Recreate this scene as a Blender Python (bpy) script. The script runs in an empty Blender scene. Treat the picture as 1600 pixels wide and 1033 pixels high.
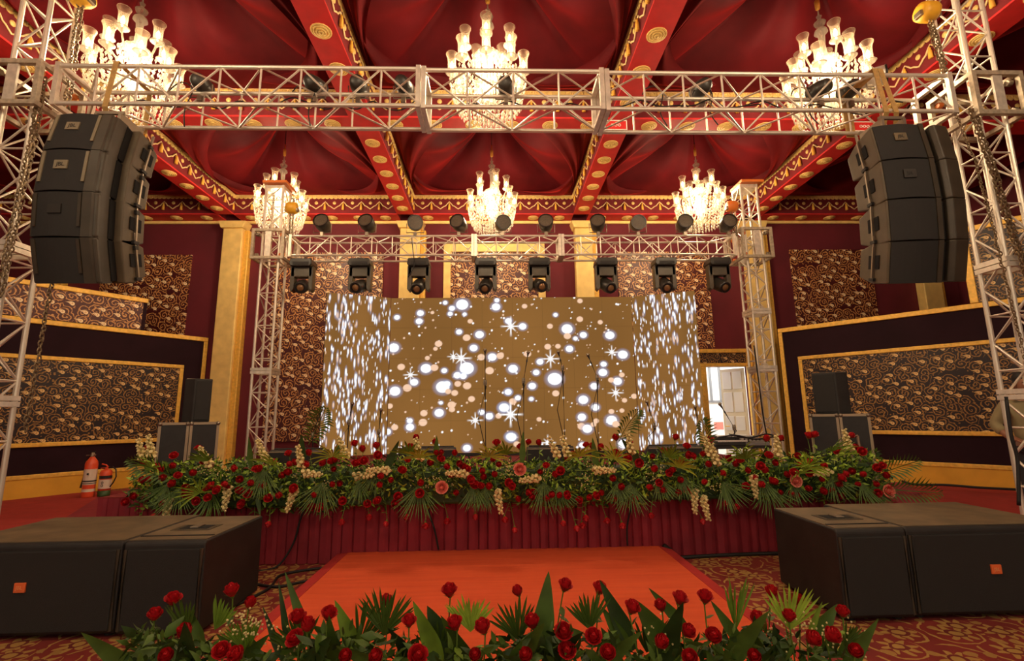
import bpy, bmesh, math, random
import numpy as np
from mathutils import Vector, Matrix, Quaternion
random.seed(7)
rng = np.random.default_rng(7)
PI = math.pi
SC = bpy.context.scene
COL = SC.collection

# ------------------------------------------------------------------ camera
F_PX, CX, CY, CAM_H = 765.0, 800.0, 516.5, 1.4
PITCH, YAW, ROLL = math.radians(9.80), math.radians(1.82), math.radians(0.73)
fw = Vector((math.sin(YAW)*math.cos(PITCH), math.cos(YAW)*math.cos(PITCH), math.sin(PITCH)))
r0 = Vector((math.cos(YAW), -math.sin(YAW), 0)); u0 = r0.cross(fw)
rt = r0*math.cos(ROLL) - u0*math.sin(ROLL); up = u0*math.cos(ROLL) + r0*math.sin(ROLL)
CAM = Vector((0, 0, CAM_H))
cd = bpy.data.cameras.new('camera'); cam = bpy.data.objects.new('camera', cd); COL.objects.link(cam)
cd.sensor_width = 36.0; cd.lens = F_PX/1600*36; cd.clip_end = 200; cd.clip_start = 0.05
cam.matrix_world = Matrix((( rt.x, up.x, -fw.x, 0), (rt.y, up.y, -fw.y, 0), (rt.z, up.z, -fw.z, CAM_H), (0, 0, 0, 1)))
SC.camera = cam
def at(u, v, y):                       # the point at depth y that stands where the photograph shows it
    d = fw + rt*((u-CX)/F_PX) - up*((v-CY)/F_PX)
    return CAM + d*(y/d.y)

# ------------------------------------------------------------------ world and exposure
w = bpy.data.worlds.new('world'); SC.world = w; w.use_nodes = True
w.node_tree.nodes['Background'].inputs[0].default_value = (1.0, 0.82, 0.64, 1)
w.node_tree.nodes['Background'].inputs[1].default_value = 0.50
SC.view_settings.view_transform = 'Standard'; SC.view_settings.look = 'None'
SC.view_settings.gamma = 1.0; SC.view_settings.exposure = 0.0
SC.view_settings.use_curve_mapping = False
CHAND_W = 420.0                        # each chandelier
WARM = (1.0, 0.77, 0.50)

# ------------------------------------------------------------------ materials
MATS = {}
def nodes_of(name):
    m = bpy.data.materials.new(name); m.use_nodes = True
    nt = m.node_tree; b = nt.nodes['Principled BSDF']; MATS[name] = m
    return m, nt, b
def N(nt, t, **kw):
    n = nt.nodes.new(t)
    for k, v in kw.items(): setattr(n, k, v)
    return n
def math_n(nt, op, a, b=None, clamp=False):
    n = N(nt, 'ShaderNodeMath', operation=op, use_clamp=clamp)
    for i, s in enumerate((a, b)):
        if s is None: continue
        if isinstance(s, (int, float)): n.inputs[i].default_value = s
        else: nt.links.new(s, n.inputs[i])
    return n.outputs[0]
def mixc(nt, fac, a, b):
    n = N(nt, 'ShaderNodeMix', data_type='RGBA')
    for s, i in ((fac, 0), (a, 6), (b, 7)):
        if isinstance(s, (int, float)): n.inputs[i].default_value = s
        elif isinstance(s, tuple): n.inputs[i].default_value = (*s[:3], 1)
        else: nt.links.new(s, n.inputs[i])
    return n.outputs[2]
def mat(name, col, rough=0.6, metal=0.0, noise=0.0, nscale=8.0, bump=0.0, sheen=0.0, spec=0.5, emit=None, estr=0.0, bscale=None):
    m, nt, b = nodes_of(name)
    b.inputs['Base Color'].default_value = (*col, 1)
    b.inputs['Roughness'].default_value = rough; b.inputs['Metallic'].default_value = metal
    b.inputs['Specular IOR Level'].default_value = spec
    if sheen:
        b.inputs['Sheen Weight'].default_value = sheen; b.inputs['Sheen Roughness'].default_value = 0.4
        b.inputs['Sheen Tint'].default_value = (*[min(1, c*1.2+.1) for c in col], 1)
    if noise or bump:
        tc = N(nt, 'ShaderNodeTexCoord'); nz = N(nt, 'ShaderNodeTexNoise')
        nz.inputs['Scale'].default_value = nscale; nz.inputs['Detail'].default_value = 5
        nt.links.new(tc.outputs['Object'], nz.inputs['Vector'])
        if noise:
            lo = tuple(c*(1-noise) for c in col); hi = tuple(min(1, c*(1+noise)) for c in col)
            rp = math_n(nt, 'MULTIPLY_ADD', nz.outputs['Fac'], 2.2, True); rp.node.inputs[2].default_value = -0.6
            nt.links.new(mixc(nt, rp, lo, hi), b.inputs['Base Color'])
        if bump:
            n2 = nz
            if bscale:
                n2 = N(nt, 'ShaderNodeTexNoise'); n2.inputs['Scale'].default_value = bscale
                nt.links.new(tc.outputs['Object'], n2.inputs['Vector'])
            bp = N(nt, 'ShaderNodeBump'); bp.inputs['Strength'].default_value = bump; bp.inputs['Distance'].default_value = 0.02
            nt.links.new(n2.outputs['Fac'], bp.inputs['Height']); nt.links.new(bp.outputs[0], b.inputs['Normal'])
    if emit:
        b.inputs['Emission Color'].default_value = (*emit, 1); b.inputs['Emission Strength'].default_value = estr
    return m

mat('alu', (0.80, 0.73, 0.62), 0.40, 0.55, noise=0.18, nscale=14)
mat('alu_dull', (0.50, 0.42, 0.31), 0.5, 0.5, noise=0.3, nscale=20)
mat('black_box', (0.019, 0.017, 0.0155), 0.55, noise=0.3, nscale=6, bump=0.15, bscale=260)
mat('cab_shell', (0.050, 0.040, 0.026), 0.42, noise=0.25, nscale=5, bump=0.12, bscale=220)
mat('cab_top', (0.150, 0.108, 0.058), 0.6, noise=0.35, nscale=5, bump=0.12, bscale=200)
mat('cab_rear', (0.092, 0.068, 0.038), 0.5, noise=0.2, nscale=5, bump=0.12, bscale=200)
mat('grille', (0.018, 0.0175, 0.0165), 0.6, bump=0.4, bscale=420, noise=0.1, nscale=400)
mat('groove', (0.006, 0.006, 0.006), 0.9)
mat('badge', (0.24, 0.20, 0.13), 0.45)
mat('badge_orange', (0.85, 0.16, 0.04), 0.5)
mat('badge_light', (0.95, 0.36, 0.14), 0.5)
mat('ink', (0.015, 0.013, 0.012), 0.6)
mat('steel', (0.30, 0.25, 0.19), 0.4, 0.8)
mat('chain', (0.23, 0.16, 0.09), 0.45, 0.7)
mat('strap', (0.50, 0.30, 0.10), 0.75, noise=0.2, nscale=30)
mat('velvet', (0.085, 0.004, 0.006), 0.7, noise=0.5, nscale=1.3, sheen=0.9, bump=0.15, bscale=4.5, spec=0.15)
MATS['velvet'].node_tree.nodes['Principled BSDF'].inputs['Sheen Tint'].default_value = (1.0, 0.06, 0.05, 1)
mat('velvet_wall', (0.125, 0.008, 0.016), 0.8, noise=0.22, nscale=1.1, sheen=0.15)
mat('beam_red', (0.62, 0.020, 0.020), 0.6, noise=0.12, nscale=5)
mat('valance', (0.17, 0.008, 0.012), 0.8, noise=0.2, nscale=4)
mat('dark_wall', (0.022, 0.0065, 0.011), 0.75, spec=0.15, noise=0.2, nscale=2)
mat('gold', (0.85, 0.50, 0.085), 0.42, 0.2, noise=0.18, nscale=18)
mat('gold_pale', (0.90, 0.64, 0.22), 0.5, 0.15, noise=0.14, nscale=5)
mat('gold_thread', (0.90, 0.66, 0.32), 0.6, 0.1)
mat('tassel', (0.85, 0.46, 0.06), 0.7)
mat('base_yellow', (0.72, 0.37, 0.030), 0.55, noise=0.1, nscale=3)
mat('stage_red', (0.22, 0.014, 0.014), 0.9, noise=0.2, nscale=4, bump=0.2, bscale=300)
mat('skirt', (0.27, 0.016, 0.030), 0.75, noise=0.15, nscale=5, sheen=0.1)
mat('side_carpet', (0.40, 0.030, 0.022), 0.95, noise=0.15, nscale=5, bump=0.3, bscale=300)
mat('border_red', (0.45, 0.022, 0.018), 0.9, noise=0.12, nscale=9)
mat('cable', (0.010, 0.009, 0.009), 0.6)
mat('case_panel', (0.018, 0.016, 0.015), 0.5, noise=0.3, nscale=7)
mat('case_edge', (0.40, 0.31, 0.21), 0.45, 0.6)
mat('plastic', (0.030, 0.027, 0.022), 0.38)
mat('yoke_grey', (0.085, 0.070, 0.048), 0.4, noise=0.15, nscale=10)
mat('lens', (0.30, 0.16, 0.07), 0.12, 0.3)
mat('lens_rim', (0.015, 0.014, 0.014), 0.3)
mat('led_face', (0.10, 0.075, 0.05), 0.5, noise=0.6, nscale=120)
mat('hoist_orange', (0.75, 0.20, 0.03), 0.45)
mat('hoist_yellow', (0.80, 0.42, 0.03), 0.45)
mat('white_paint', (0.85, 0.80, 0.70), 0.5)
mat('cream_door', (0.80, 0.70, 0.48), 0.5)
mat('red_paint', (0.75, 0.09, 0.03), 0.3)
mat('label_paper', (0.72, 0.60, 0.48), 0.6)
mat('rose', (0.52, 0.006, 0.012), 0.6, noise=0.35, nscale=60)
mat('rose_pink', (0.85, 0.25, 0.18), 0.6, noise=0.2, nscale=40)
mat('stem', (0.14, 0.24, 0.03), 0.6)
mat('leaf', (0.075, 0.145, 0.018), 0.5, noise=0.4, nscale=7)
mat('leaf_dark', (0.030, 0.068, 0.013), 0.5, noise=0.4, nscale=9)
mat('leaf_light', (0.19, 0.32, 0.03), 0.5, noise=0.35, nscale=10)
mat('palm', (0.075, 0.135, 0.014), 0.5, noise=0.4, nscale=9)
mat('leaf_yellow', (0.42, 0.60, 0.06), 0.5, noise=0.35, nscale=12)
mat('tuberose', (0.80, 0.66, 0.30), 0.6, noise=0.15, nscale=30)
mat('skin', (0.30, 0.13, 0.07), 0.5)
mat('hair', (0.010, 0.008, 0.007), 0.6)
mat('khaki', (0.30, 0.25, 0.13), 0.85, noise=0.12, nscale=12)
mat('trousers', (0.03, 0.03, 0.035), 0.85)
mat('bulb', (1, 0.9, 0.7), 0.4, emit=(1.0, 0.80, 0.55), estr=14.0)
mat('paper_white', (0.8, 0.78, 0.72), 0.6)
mat('grey_metal', (0.22, 0.21, 0.20), 0.5)

def glassy(name, col, alpha, rough=0.08, trans=0.0):
    m, nt, b = nodes_of(name)
    out = nt.nodes['Material Output']
    tr = N(nt, 'ShaderNodeBsdfTransparent'); tr.inputs[0].default_value = (1, .97, .92, 1)
    tl = N(nt, 'ShaderNodeBsdfTranslucent'); tl.inputs[0].default_value = (*col, 1)
    b.inputs['Base Color'].default_value = (*col, 1); b.inputs['Roughness'].default_value = rough
    m1 = N(nt, 'ShaderNodeMixShader'); m1.inputs[0].default_value = trans
    nt.links.new(b.outputs[0], m1.inputs[1]); nt.links.new(tl.outputs[0], m1.inputs[2])
    lw = N(nt, 'ShaderNodeLayerWeight'); lw.inputs[0].default_value = 0.35
    f = math_n(nt, 'MULTIPLY_ADD', lw.outputs['Facing'], 0.75, True); f.node.inputs[2].default_value = alpha
    m2 = N(nt, 'ShaderNodeMixShader'); nt.links.new(f, m2.inputs[0])
    nt.links.new(tr.outputs[0], m2.inputs[1]); nt.links.new(m1.outputs[0], m2.inputs[2])
    nt.links.new(m2.outputs[0], out.inputs[0])
    return m
glassy('shade_glass', (0.60, 0.50, 0.38), 0.08, trans=0.55)
glassy('crystal', (0.50, 0.45, 0.37), 0.40, trans=0.5)
glassy('window_glass', (0.8, 0.8, 0.8), 0.05)

def spiral_mask(nt, vec, scale, turns, thick, rand=0.85):
    v = N(nt, 'ShaderNodeTexVoronoi', voronoi_dimensions='2D'); v.inputs['Scale'].default_value = scale
    v.inputs['Randomness'].default_value = rand
    nt.links.new(vec, v.inputs['Vector'])
    sc = N(nt, 'ShaderNodeVectorMath', operation='SCALE'); sc.inputs['Scale'].default_value = 1.0
    nt.links.new(vec, sc.inputs[0])
    sub = N(nt, 'ShaderNodeVectorMath', operation='SUBTRACT')
    nt.links.new(sc.outputs[0], sub.inputs[0]); nt.links.new(v.outputs['Position'], sub.inputs[1])
    sp = N(nt, 'ShaderNodeSeparateXYZ'); nt.links.new(sub.outputs[0], sp.inputs[0])
    ang = math_n(nt, 'ARCTAN2', sp.outputs[1], sp.outputs[0])
    return v, sp, ang
def brocade(name, ground, thread, flower, scale):
    m, nt, b = nodes_of(name)
    tc = N(nt, 'ShaderNodeTexCoord'); mp = N(nt, 'ShaderNodeMapping'); nt.links.new(tc.outputs['Object'], mp.inputs[0])
    mp.inputs['Scale'].default_value = (scale, scale, scale)
    nz = N(nt, 'ShaderNodeTexNoise', noise_dimensions='2D'); nz.inputs['Scale'].default_value = 2.5; nt.links.new(mp.outputs[0], nz.inputs['Vector'])
    ad = N(nt, 'ShaderNodeVectorMath', operation='MULTIPLY_ADD'); nt.links.new(nz.outputs['Color'], ad.inputs[0])
    ad.inputs[1].default_value = (0.22, 0.22, 0); nt.links.new(mp.outputs[0], ad.inputs[2])
    vec = ad.outputs[0]
    # scrolls: a spiral in every cell
    v, sp, ang = spiral_mask(nt, vec, 1.55, 3, 0.3, 0.75)
    d = v.outputs['Distance']
    ph = math_n(nt, 'ADD', math_n(nt, 'MULTIPLY', d, 23.0), ang)
    s = math_n(nt, 'SINE', ph)
    scroll = math_n(nt, 'GREATER_THAN', s, 0.55)
    fade = math_n(nt, 'LESS_THAN', d, 0.62)
    scroll = math_n(nt, 'MULTIPLY', scroll, fade)
    # small leaves between the scrolls
    v3, sp3, ang3 = spiral_mask(nt, vec, 4.6, 3, .3, 1.0)
    lf = math_n(nt, 'LESS_THAN', v3.outputs['Distance'], 0.20)
    sel = N(nt, 'ShaderNodeSeparateColor'); nt.links.new(v3.outputs['Color'], sel.inputs[0])
    lf = math_n(nt, 'MULTIPLY', lf, math_n(nt, 'GREATER_THAN', sel.outputs[0], 0.45))
    thr = math_n(nt, 'MAXIMUM', scroll, lf)
    # paisley drops: a stretched cell on a looser lattice, bent into a comma
    mp2 = N(nt, 'ShaderNodeMapping'); nt.links.new(mp.outputs[0], mp2.inputs[0]); mp2.inputs['Rotation'].default_value = (0, 0, 0.5)
    v2, sp2, ang2 = spiral_mask(nt, mp2.outputs[0], 1.55, 1, .3, 0.55)
    lx, ly = sp2.outputs[0], sp2.outputs[1]
    # position output is in the unscaled space: local offsets about +-0.3
    wv = math_n(nt, 'MAXIMUM', math_n(nt, 'MULTIPLY_ADD', lx, 3.4), 0.22); wv.node.inputs[0].links[0].from_node.inputs[2].default_value = 0.80
    yy = math_n(nt, 'DIVIDE', math_n(nt, 'ADD', ly, math_n(nt, 'MULTIPLY', math_n(nt, 'MULTIPLY', lx, math_n(nt, 'MINIMUM', lx, 0.02)), 2.6)), wv)
    r2 = math_n(nt, 'ADD', math_n(nt, 'MULTIPLY', math_n(nt, 'MULTIPLY', lx, lx), 1.0), math_n(nt, 'MULTIPLY', math_n(nt, 'MULTIPLY', yy, yy), 3.6))
    r2 = math_n(nt, 'SQRT', r2)
    selp = N(nt, 'ShaderNodeSeparateColor'); nt.links.new(v2.outputs['Color'], selp.inputs[0])
    on = math_n(nt, 'GREATER_THAN', selp.outputs[1], 0.2)
    pais = math_n(nt, 'MULTIPLY', math_n(nt, 'LESS_THAN', r2, 0.20), on)
    ring = math_n(nt, 'MULTIPLY', math_n(nt, 'LESS_THAN', r2, 0.245), on)
    eye = math_n(nt, 'MULTIPLY', math_n(nt, 'LESS_THAN', math_n(nt, 'ABSOLUTE', math_n(nt, 'SUBTRACT', r2, 0.095)), 0.018), on)
    c = mixc(nt, thr, ground, thread); c = mixc(nt, ring, c, ground); c = mixc(nt, pais, c, flower); c = mixc(nt, eye, c, thread)
    nt.links.new(c, b.inputs['Base Color'])
    b.inputs['Roughness'].default_value = 0.45
    bp = N(nt, 'ShaderNodeBump'); bp.inputs['Strength'].default_value = 0.4; bp.inputs['Distance'].default_value = 0.01
    nt.links.new(math_n(nt, 'MAXIMUM', thr, pais), bp.inputs['Height']); nt.links.new(bp.outputs[0], b.inputs['Normal'])
    return m
brocade('brocade_dark', (0.014, 0.006, 0.009), (0.33, 0.165, 0.040), (0.80, 0.54, 0.22), 3.4)
brocade('brocade_red', (0.070, 0.006, 0.007), (0.64, 0.31, 0.10), (1.0, 0.80, 0.50), 2.9)

def carpet_mat():
    m, nt, b = nodes_of('floral_carpet')
    tc = N(nt, 'ShaderNodeTexCoord')
    nz = N(nt, 'ShaderNodeTexNoise', noise_dimensions='2D'); nz.inputs['Scale'].default_value = 9; nt.links.new(tc.outputs['Object'], nz.inputs['Vector'])
    ad = N(nt, 'ShaderNodeVectorMath', operation='MULTIPLY_ADD'); nt.links.new(nz.outputs['Color'], ad.inputs[0])
    ad.inputs[1].default_value = (0.05, 0.05, 0); nt.links.new(tc.outputs['Object'], ad.inputs[2])
    v, sp, ang = spiral_mask(nt, ad.outputs[0], 3.2, 1, .3, 0.9)
    lx, ly = sp.outputs[0], sp.outputs[1]
    r = math_n(nt, 'SQRT', math_n(nt, 'ADD', math_n(nt, 'MULTIPLY', lx, lx), math_n(nt, 'MULTIPLY', ly, ly)))
    pet = math_n(nt, 'MULTIPLY_ADD', math_n(nt, 'COSINE', math_n(nt, 'MULTIPLY', ang, 8.0)), 0.030); pet.node.inputs[2].default_value = 0.085
    fl = math_n(nt, 'LESS_THAN', r, pet)
    hole = math_n(nt, 'LESS_THAN', math_n(nt, 'ABSOLUTE', math_n(nt, 'SUBTRACT', r, 0.045)), 0.010)
    v3, sp3, a3 = spiral_mask(nt, ad.outputs[0], 9.0, 1, .3, 1.0)
    sel = N(nt, 'ShaderNodeSeparateColor'); nt.links.new(v3.outputs['Color'], sel.inputs[0])
    lf = math_n(nt, 'MULTIPLY', math_n(nt, 'LESS_THAN', v3.outputs['Distance'], 0.30), math_n(nt, 'GREATER_THAN', sel.outputs[0], 0.60))
    s = math_n(nt, 'SINE', math_n(nt, 'ADD', math_n(nt, 'MULTIPLY', v.outputs['Distance'], 20.0), ang))
    vine = math_n(nt, 'MULTIPLY', math_n(nt, 'GREATER_THAN', s, 0.88), math_n(nt, 'GREATER_THAN', r, 0.12))
    n2 = N(nt, 'ShaderNodeTexNoise'); n2.inputs['Scale'].default_value = 2.0; nt.links.new(tc.outputs['Object'], n2.inputs['Vector'])
    base = mixc(nt, n2.outputs['Fac'], (0.13, 0.010, 0.010), (0.30, 0.030, 0.018))
    gold = (0.42, 0.24, 0.055)
    c = mixc(nt, vine, base, gold); c = mixc(nt, lf, c, (0.36, 0.19, 0.045)); c = mixc(nt, fl, c, gold); c = mixc(nt, math_n(nt, 'MULTIPLY', hole, fl), c, (0.16, 0.015, 0.012))
    nt.links.new(c, b.inputs['Base Color']); b.inputs['Roughness'].default_value = 0.95
    return m
carpet_mat()

def orange_mat():
    m, nt, b = nodes_of('orange_carpet')
    tc = N(nt, 'ShaderNodeTexCoord'); mp = N(nt, 'ShaderNodeMapping'); nt.links.new(tc.outputs['Object'], mp.inputs[0])
    mp.inputs['Scale'].default_value = (0.8, 14, 1)
    nz = N(nt, 'ShaderNodeTexNoise'); nz.inputs['Scale'].default_value = 1.6; nz.inputs['Detail'].default_value = 6; nt.links.new(mp.outputs[0], nz.inputs['Vector'])
    f = math_n(nt, 'MULTIPLY_ADD', nz.outputs['Fac'], 2.0, True); f.node.inputs[2].default_value = -0.5
    nt.links.new(mixc(nt, f, (0.66, 0.075, 0.018), (0.76, 0.105, 0.024)), b.inputs['Base Color']); b.inputs['Roughness'].default_value = 0.9
    bp = N(nt, 'ShaderNodeBump'); bp.inputs['Strength'].default_value = 0.25; bp.inputs['Distance'].default_value = 0.02
    nt.links.new(nz.outputs['Fac'], bp.inputs['Height']); nt.links.new(bp.outputs[0], b.inputs['Normal'])
orange_mat()

def led_mat():
    m, nt, b = nodes_of('led_pixels')
    a = N(nt, 'ShaderNodeAttribute'); a.attribute_name = 'Col'
    b.inputs['Base Color'].default_value = (0.01, 0.01, 0.01, 1); b.inputs['Roughness'].default_value = 0.8; b.inputs['Specular IOR Level'].default_value = 0.1
    nt.links.new(a.outputs['Color'], b.inputs['Emission Color']); b.inputs['Emission Strength'].default_value = 1.0
led_mat()

# ------------------------------------------------------------------ helpers
WL = {}                                # world location of every root and part
def link(o, parent=None, loc=(0, 0, 0)):
    COL.objects.link(o); loc = Vector(loc)
    if parent is not None: o.parent = parent; o.location = loc - WL[parent.name]
    else: o.location = loc
    WL[o.name] = loc
    return o
def tag(o, label, cat, group=None, kind=None):
    if label: o['label'] = label
    if cat: o['category'] = cat
    if group: o['group'] = group
    if kind: o['kind'] = kind
    return o
def thing(name, loc, label, cat, group=None, kind=None):
    o = bpy.data.objects.new(name, None); o.empty_display_size = 0.1
    link(o, None, loc); return tag(o, label, cat, group, kind)
def put(name, me, parent, loc, rot=None, scale=None):
    o = bpy.data.objects.new(name, me); link(o, parent, loc)
    if rot is not None:
        if isinstance(rot, Quaternion): o.rotation_mode = 'QUATERNION'; o.rotation_quaternion = rot
        else: o.rotation_euler = rot
    if scale is not None: o.scale = scale
    return o
def frame_for(d):
    d = d.normalized(); a = Vector((0, 0, 1)) if abs(d.z) < 0.95 else Vector((1, 0, 0))
    x = d.cross(a).normalized(); return x, x.cross(d).normalized()
class MB:
    def __init__(s): s.v = []; s.f = []
    def add(s, vs, fs, M=None):
        k = len(s.v)
        for p in vs: s.v.append(tuple(M @ Vector(p)) if M is not None else tuple(p))
        for f in fs: s.f.append(tuple(i+k for i in f))
        return s
    def box(s, a, b, M=None):
        (x0, y0, z0), (x1, y1, z1) = a, b
        vs = [(x0,y0,z0),(x1,y0,z0),(x1,y1,z0),(x0,y1,z0),(x0,y0,z1),(x1,y0,z1),(x1,y1,z1),(x0,y1,z1)]
        return s.add(vs, [(0,3,2,1),(4,5,6,7),(0,1,5,4),(1,2,6,5),(2,3,7,6),(3,0,4,7)], M)
    def cbox(s, c, h, M=None):
        return s.box((c[0]-h[0], c[1]-h[1], c[2]-h[2]), (c[0]+h[0], c[1]+h[1], c[2]+h[2]), M)
    def prism(s, poly, x0, x1, axis='x', M=None):          # polygon in the other two axes, extruded along axis
        n = len(poly)
        def P(t, q): return (t, q[0], q[1]) if axis == 'x' else ((q[0], t, q[1]) if axis == 'y' else (q[0], q[1], t))
        vs = [P(x0, q) for q in poly] + [P(x1, q) for q in poly]
        fs = [tuple(range(n))[::-1], tuple(range(n, 2*n))] + [(i, (i+1) % n, n+(i+1) % n, n+i) for i in range(n)]
        return s.add(vs, fs, M)
    def tube(s, pts, r, n=8, M=None, cap=True):
        pts = [Vector(p) for p in pts]; rs = r if isinstance(r, (list, tuple)) else [r]*len(pts)
        vs, fs = [], []; x = None
        for i, p in enumerate(pts):
            d = (pts[min(i+1, len(pts)-1)] - pts[max(i-1, 0)])
            if d.length < 1e-9: d = Vector((0, 0, 1))
            d.normalize()
            if x is None: x, y = frame_for(d)
            else:
                x = (x - d*x.dot(d)); x = x.normalized() if x.length > 1e-6 else frame_for(d)[0]; y = d.cross(x)
            for k in range(n):
                a = 2*PI*k/n; vs.append(p + (x*math.cos(a) + y*math.sin(a))*rs[i])
        for i in range(len(pts)-1):
            for k in range(n):
                fs.append((i*n+k, i*n+(k+1) % n, (i+1)*n+(k+1) % n, (i+1)*n+k))
        if cap: fs.append(tuple(range(n))[::-1]); fs.append(tuple(range((len(pts)-1)*n, len(pts)*n)))
        return s.add(vs, fs, M)
    def lathe(s, prof, n=12, M=None, cap=True):            # (r, z) profile about z
        vs = [(r*math.cos(2*PI*k/n), r*math.sin(2*PI*k/n), z) for r, z in prof for k in range(n)]
        fs = [(i*n+k, i*n+(k+1) % n, (i+1)*n+(k+1) % n, (i+1)*n+k) for i in range(len(prof)-1) for k in range(n)]
        if cap: fs.append(tuple(range(n))[::-1]); fs.append(tuple(range((len(prof)-1)*n, len(prof)*n)))
        return s.add(vs, fs, M)
    def ball(s, c, r, n=8, m=5, sc=(1, 1, 1)):
        prof = [(max(1e-4, math.sin(PI*i/m)), -math.cos(PI*i/m)) for i in range(m+1)]
        M = Matrix.Translation(Vector(c)) @ Matrix.Diagonal((r*sc[0], r*sc[1], r*sc[2], 1))
        return s.lathe(prof, n, M, cap=False)
    def ring_torus(s, c, R, r, n=12, m=6, M=None, sx=1.0):
        vs = [(c[0]+(R+r*math.cos(b))*math.cos(a)*sx, c[1]+(R+r*math.cos(b))*math.sin(a), c[2]+r*math.sin(b)) for a in [2*PI*i/n for i in range(n)] for b in [2*PI*j/m for j in range(m)]]
        fs = [(i*m+j, ((i+1) % n)*m+j, ((i+1) % n)*m+(j+1) % m, i*m+(j+1) % m) for i in range(n) for j in range(m)]
        return s.add(vs, fs, M)
    def mesh(s, name, matname, smooth=False, bevel=0.0, origin=None, seg=2):
        me = bpy.data.meshes.new(name)
        vs = s.v if origin is None else [(p[0]-origin[0], p[1]-origin[1], p[2]-origin[2]) for p in s.v]
        me.from_pydata(vs, [], s.f)
        if bevel:
            bm = bmesh.new(); bm.from_mesh(me)
            bmesh.ops.bevel(bm, geom=[e for e in bm.edges if len(e.link_faces) == 2 and e.calc_face_angle(0) > 0.5], offset=bevel, segments=seg, affect='EDGES', profile=0.5, clamp_overlap=True)
            bm.to_mesh(me); bm.free()
        if smooth: me.polygons.foreach_set('use_smooth', [True]*len(me.polygons))
        me.materials.append(MATS[matname]); me.update()
        return me
    def build(s, name, matname, parent=None, loc=None, **kw):   # vertices are given in world space
        o = loc if loc is not None else (WL[parent.name] if parent is not None else (0, 0, 0))
        return put(name, s.mesh(name, matname, origin=o, **kw), parent, o)
UNIT_TUBE = {}
def rod(name, a, b, r, parent, matname='alu', n=8):             # straight tube as an object of its own on shared mesh data
    k = (matname, n)
    if k not in UNIT_TUBE:
        UNIT_TUBE[k] = MB().lathe([(1, 0), (1, 1)], n).mesh('tube', matname, smooth=False)
    a, b = Vector(a), Vector(b); d = b-a
    return put(name, UNIT_TUBE[k], parent, a, d.to_track_quat('Z', 'Y'), (r, r, d.length))
def text_part(name, body, size, loc, rot, matname, parent):
    cu = bpy.data.curves.new(name, 'FONT'); cu.body = body; cu.size = size; cu.align_x = 'CENTER'; cu.align_y = 'CENTER'; cu.extrude = 0.001
    t = bpy.data.objects.new(name, cu); COL.objects.link(t)
    dg = bpy.context.evaluated_depsgraph_get(); me = bpy.data.meshes.new_from_object(t.evaluated_get(dg))
    bpy.data.objects.remove(t); me.materials.clear(); me.materials.append(MATS[matname])
    return put(name, me, parent, loc, rot)

# ================================================================== THE ROOM
YB, STAGE_Z, YF = 12.0, 0.65, 5.15
BX = (-6.65, -2.25, 2.15, 6.6); BEAM_Z = 6.35; BEAM_H = 0.5; BW = 0.2
def struct(name, mb, matname, **kw):
    o = mb.build(name, matname, None, **kw); o['kind'] = 'structure'; return o
struct('floor', MB().box((-14, -6, -0.05), (14, 14, 0.0)), 'floral_carpet')
wb = MB()
DX0, DX1, DZ = 5.16, 6.24, 2.52
wb.box((-14, YB, 0), (DX0, YB+0.15, 9)); wb.box((DX1, YB, 0), (14, YB+0.15, 9)); wb.box((DX0, YB, DZ), (DX1, YB+0.15, 9))
wall_b = struct('wall_back', wb, 'velvet_wall')
wall_l = struct('wall_left', MB().box((-12.2, -6, 0), (-12.0, YB, 9)), 'velvet_wall')
wall_r = struct('wall_right', MB().box((12.0, -6, 0), (12.2, YB, 9)), 'velvet_wall')

def panel_y(name, matname, parent, x0, x1, z0, z1, y, th=0.03):   # panel on a wall that faces the camera, own local coordinates so the weave starts at its corner
    mb = MB().box((x0, y-th, z0), (x1, y, z1))
    me = MB().box((0, 0, 0), (x1-x0, z1-z0, th)).mesh(name, matname)
    o = put(name, me, parent, (x0, y, z0), (PI/2, 0, 0)); return o
# back wall: brocade hangings, centre frame
panel_y('brocade_panel', 'brocade_red', wall_b, -5.55, -2.85, 0.85, 5.5, YB)
panel_y('brocade_panel', 'brocade_red', wall_b, -1.15, 1.06, 1.6, 5.5, YB)
panel_y('brocade_panel', 'brocade_red', wall_b, 3.1, 5.45, 2.98, 5.5, YB)
panel_y('brocade_panel', 'brocade_red', wall_b, -9.75, -7.6, 1.2, 5.45, YB)
panel_y('brocade_panel', 'brocade_red', wall_b, 7.62, 9.75, 1.2, 5.55, YB)
for x0, x1, z0, z1 in ((-1.33, -1.15, 1.6, 5.72), (1.06, 1.24, 1.6, 5.72)):
    MB().box((x0, YB-0.07, z0), (x1, YB-0.0, z1)).build('gold_frame', 'gold_pale', wall_b, bevel=0.015)
MB().box((-1.15, YB-0.07, 5.5), (1.06, YB, 5.72)).build('gold_frame', 'gold_pale', wall_b, bevel=0.015)
MB().box((-14, YB-0.06, BEAM_Z-0.09), (14, YB, BEAM_Z-0.01)).build('gold_rail', 'gold_pale', wall_b, bevel=0.015)
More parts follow.
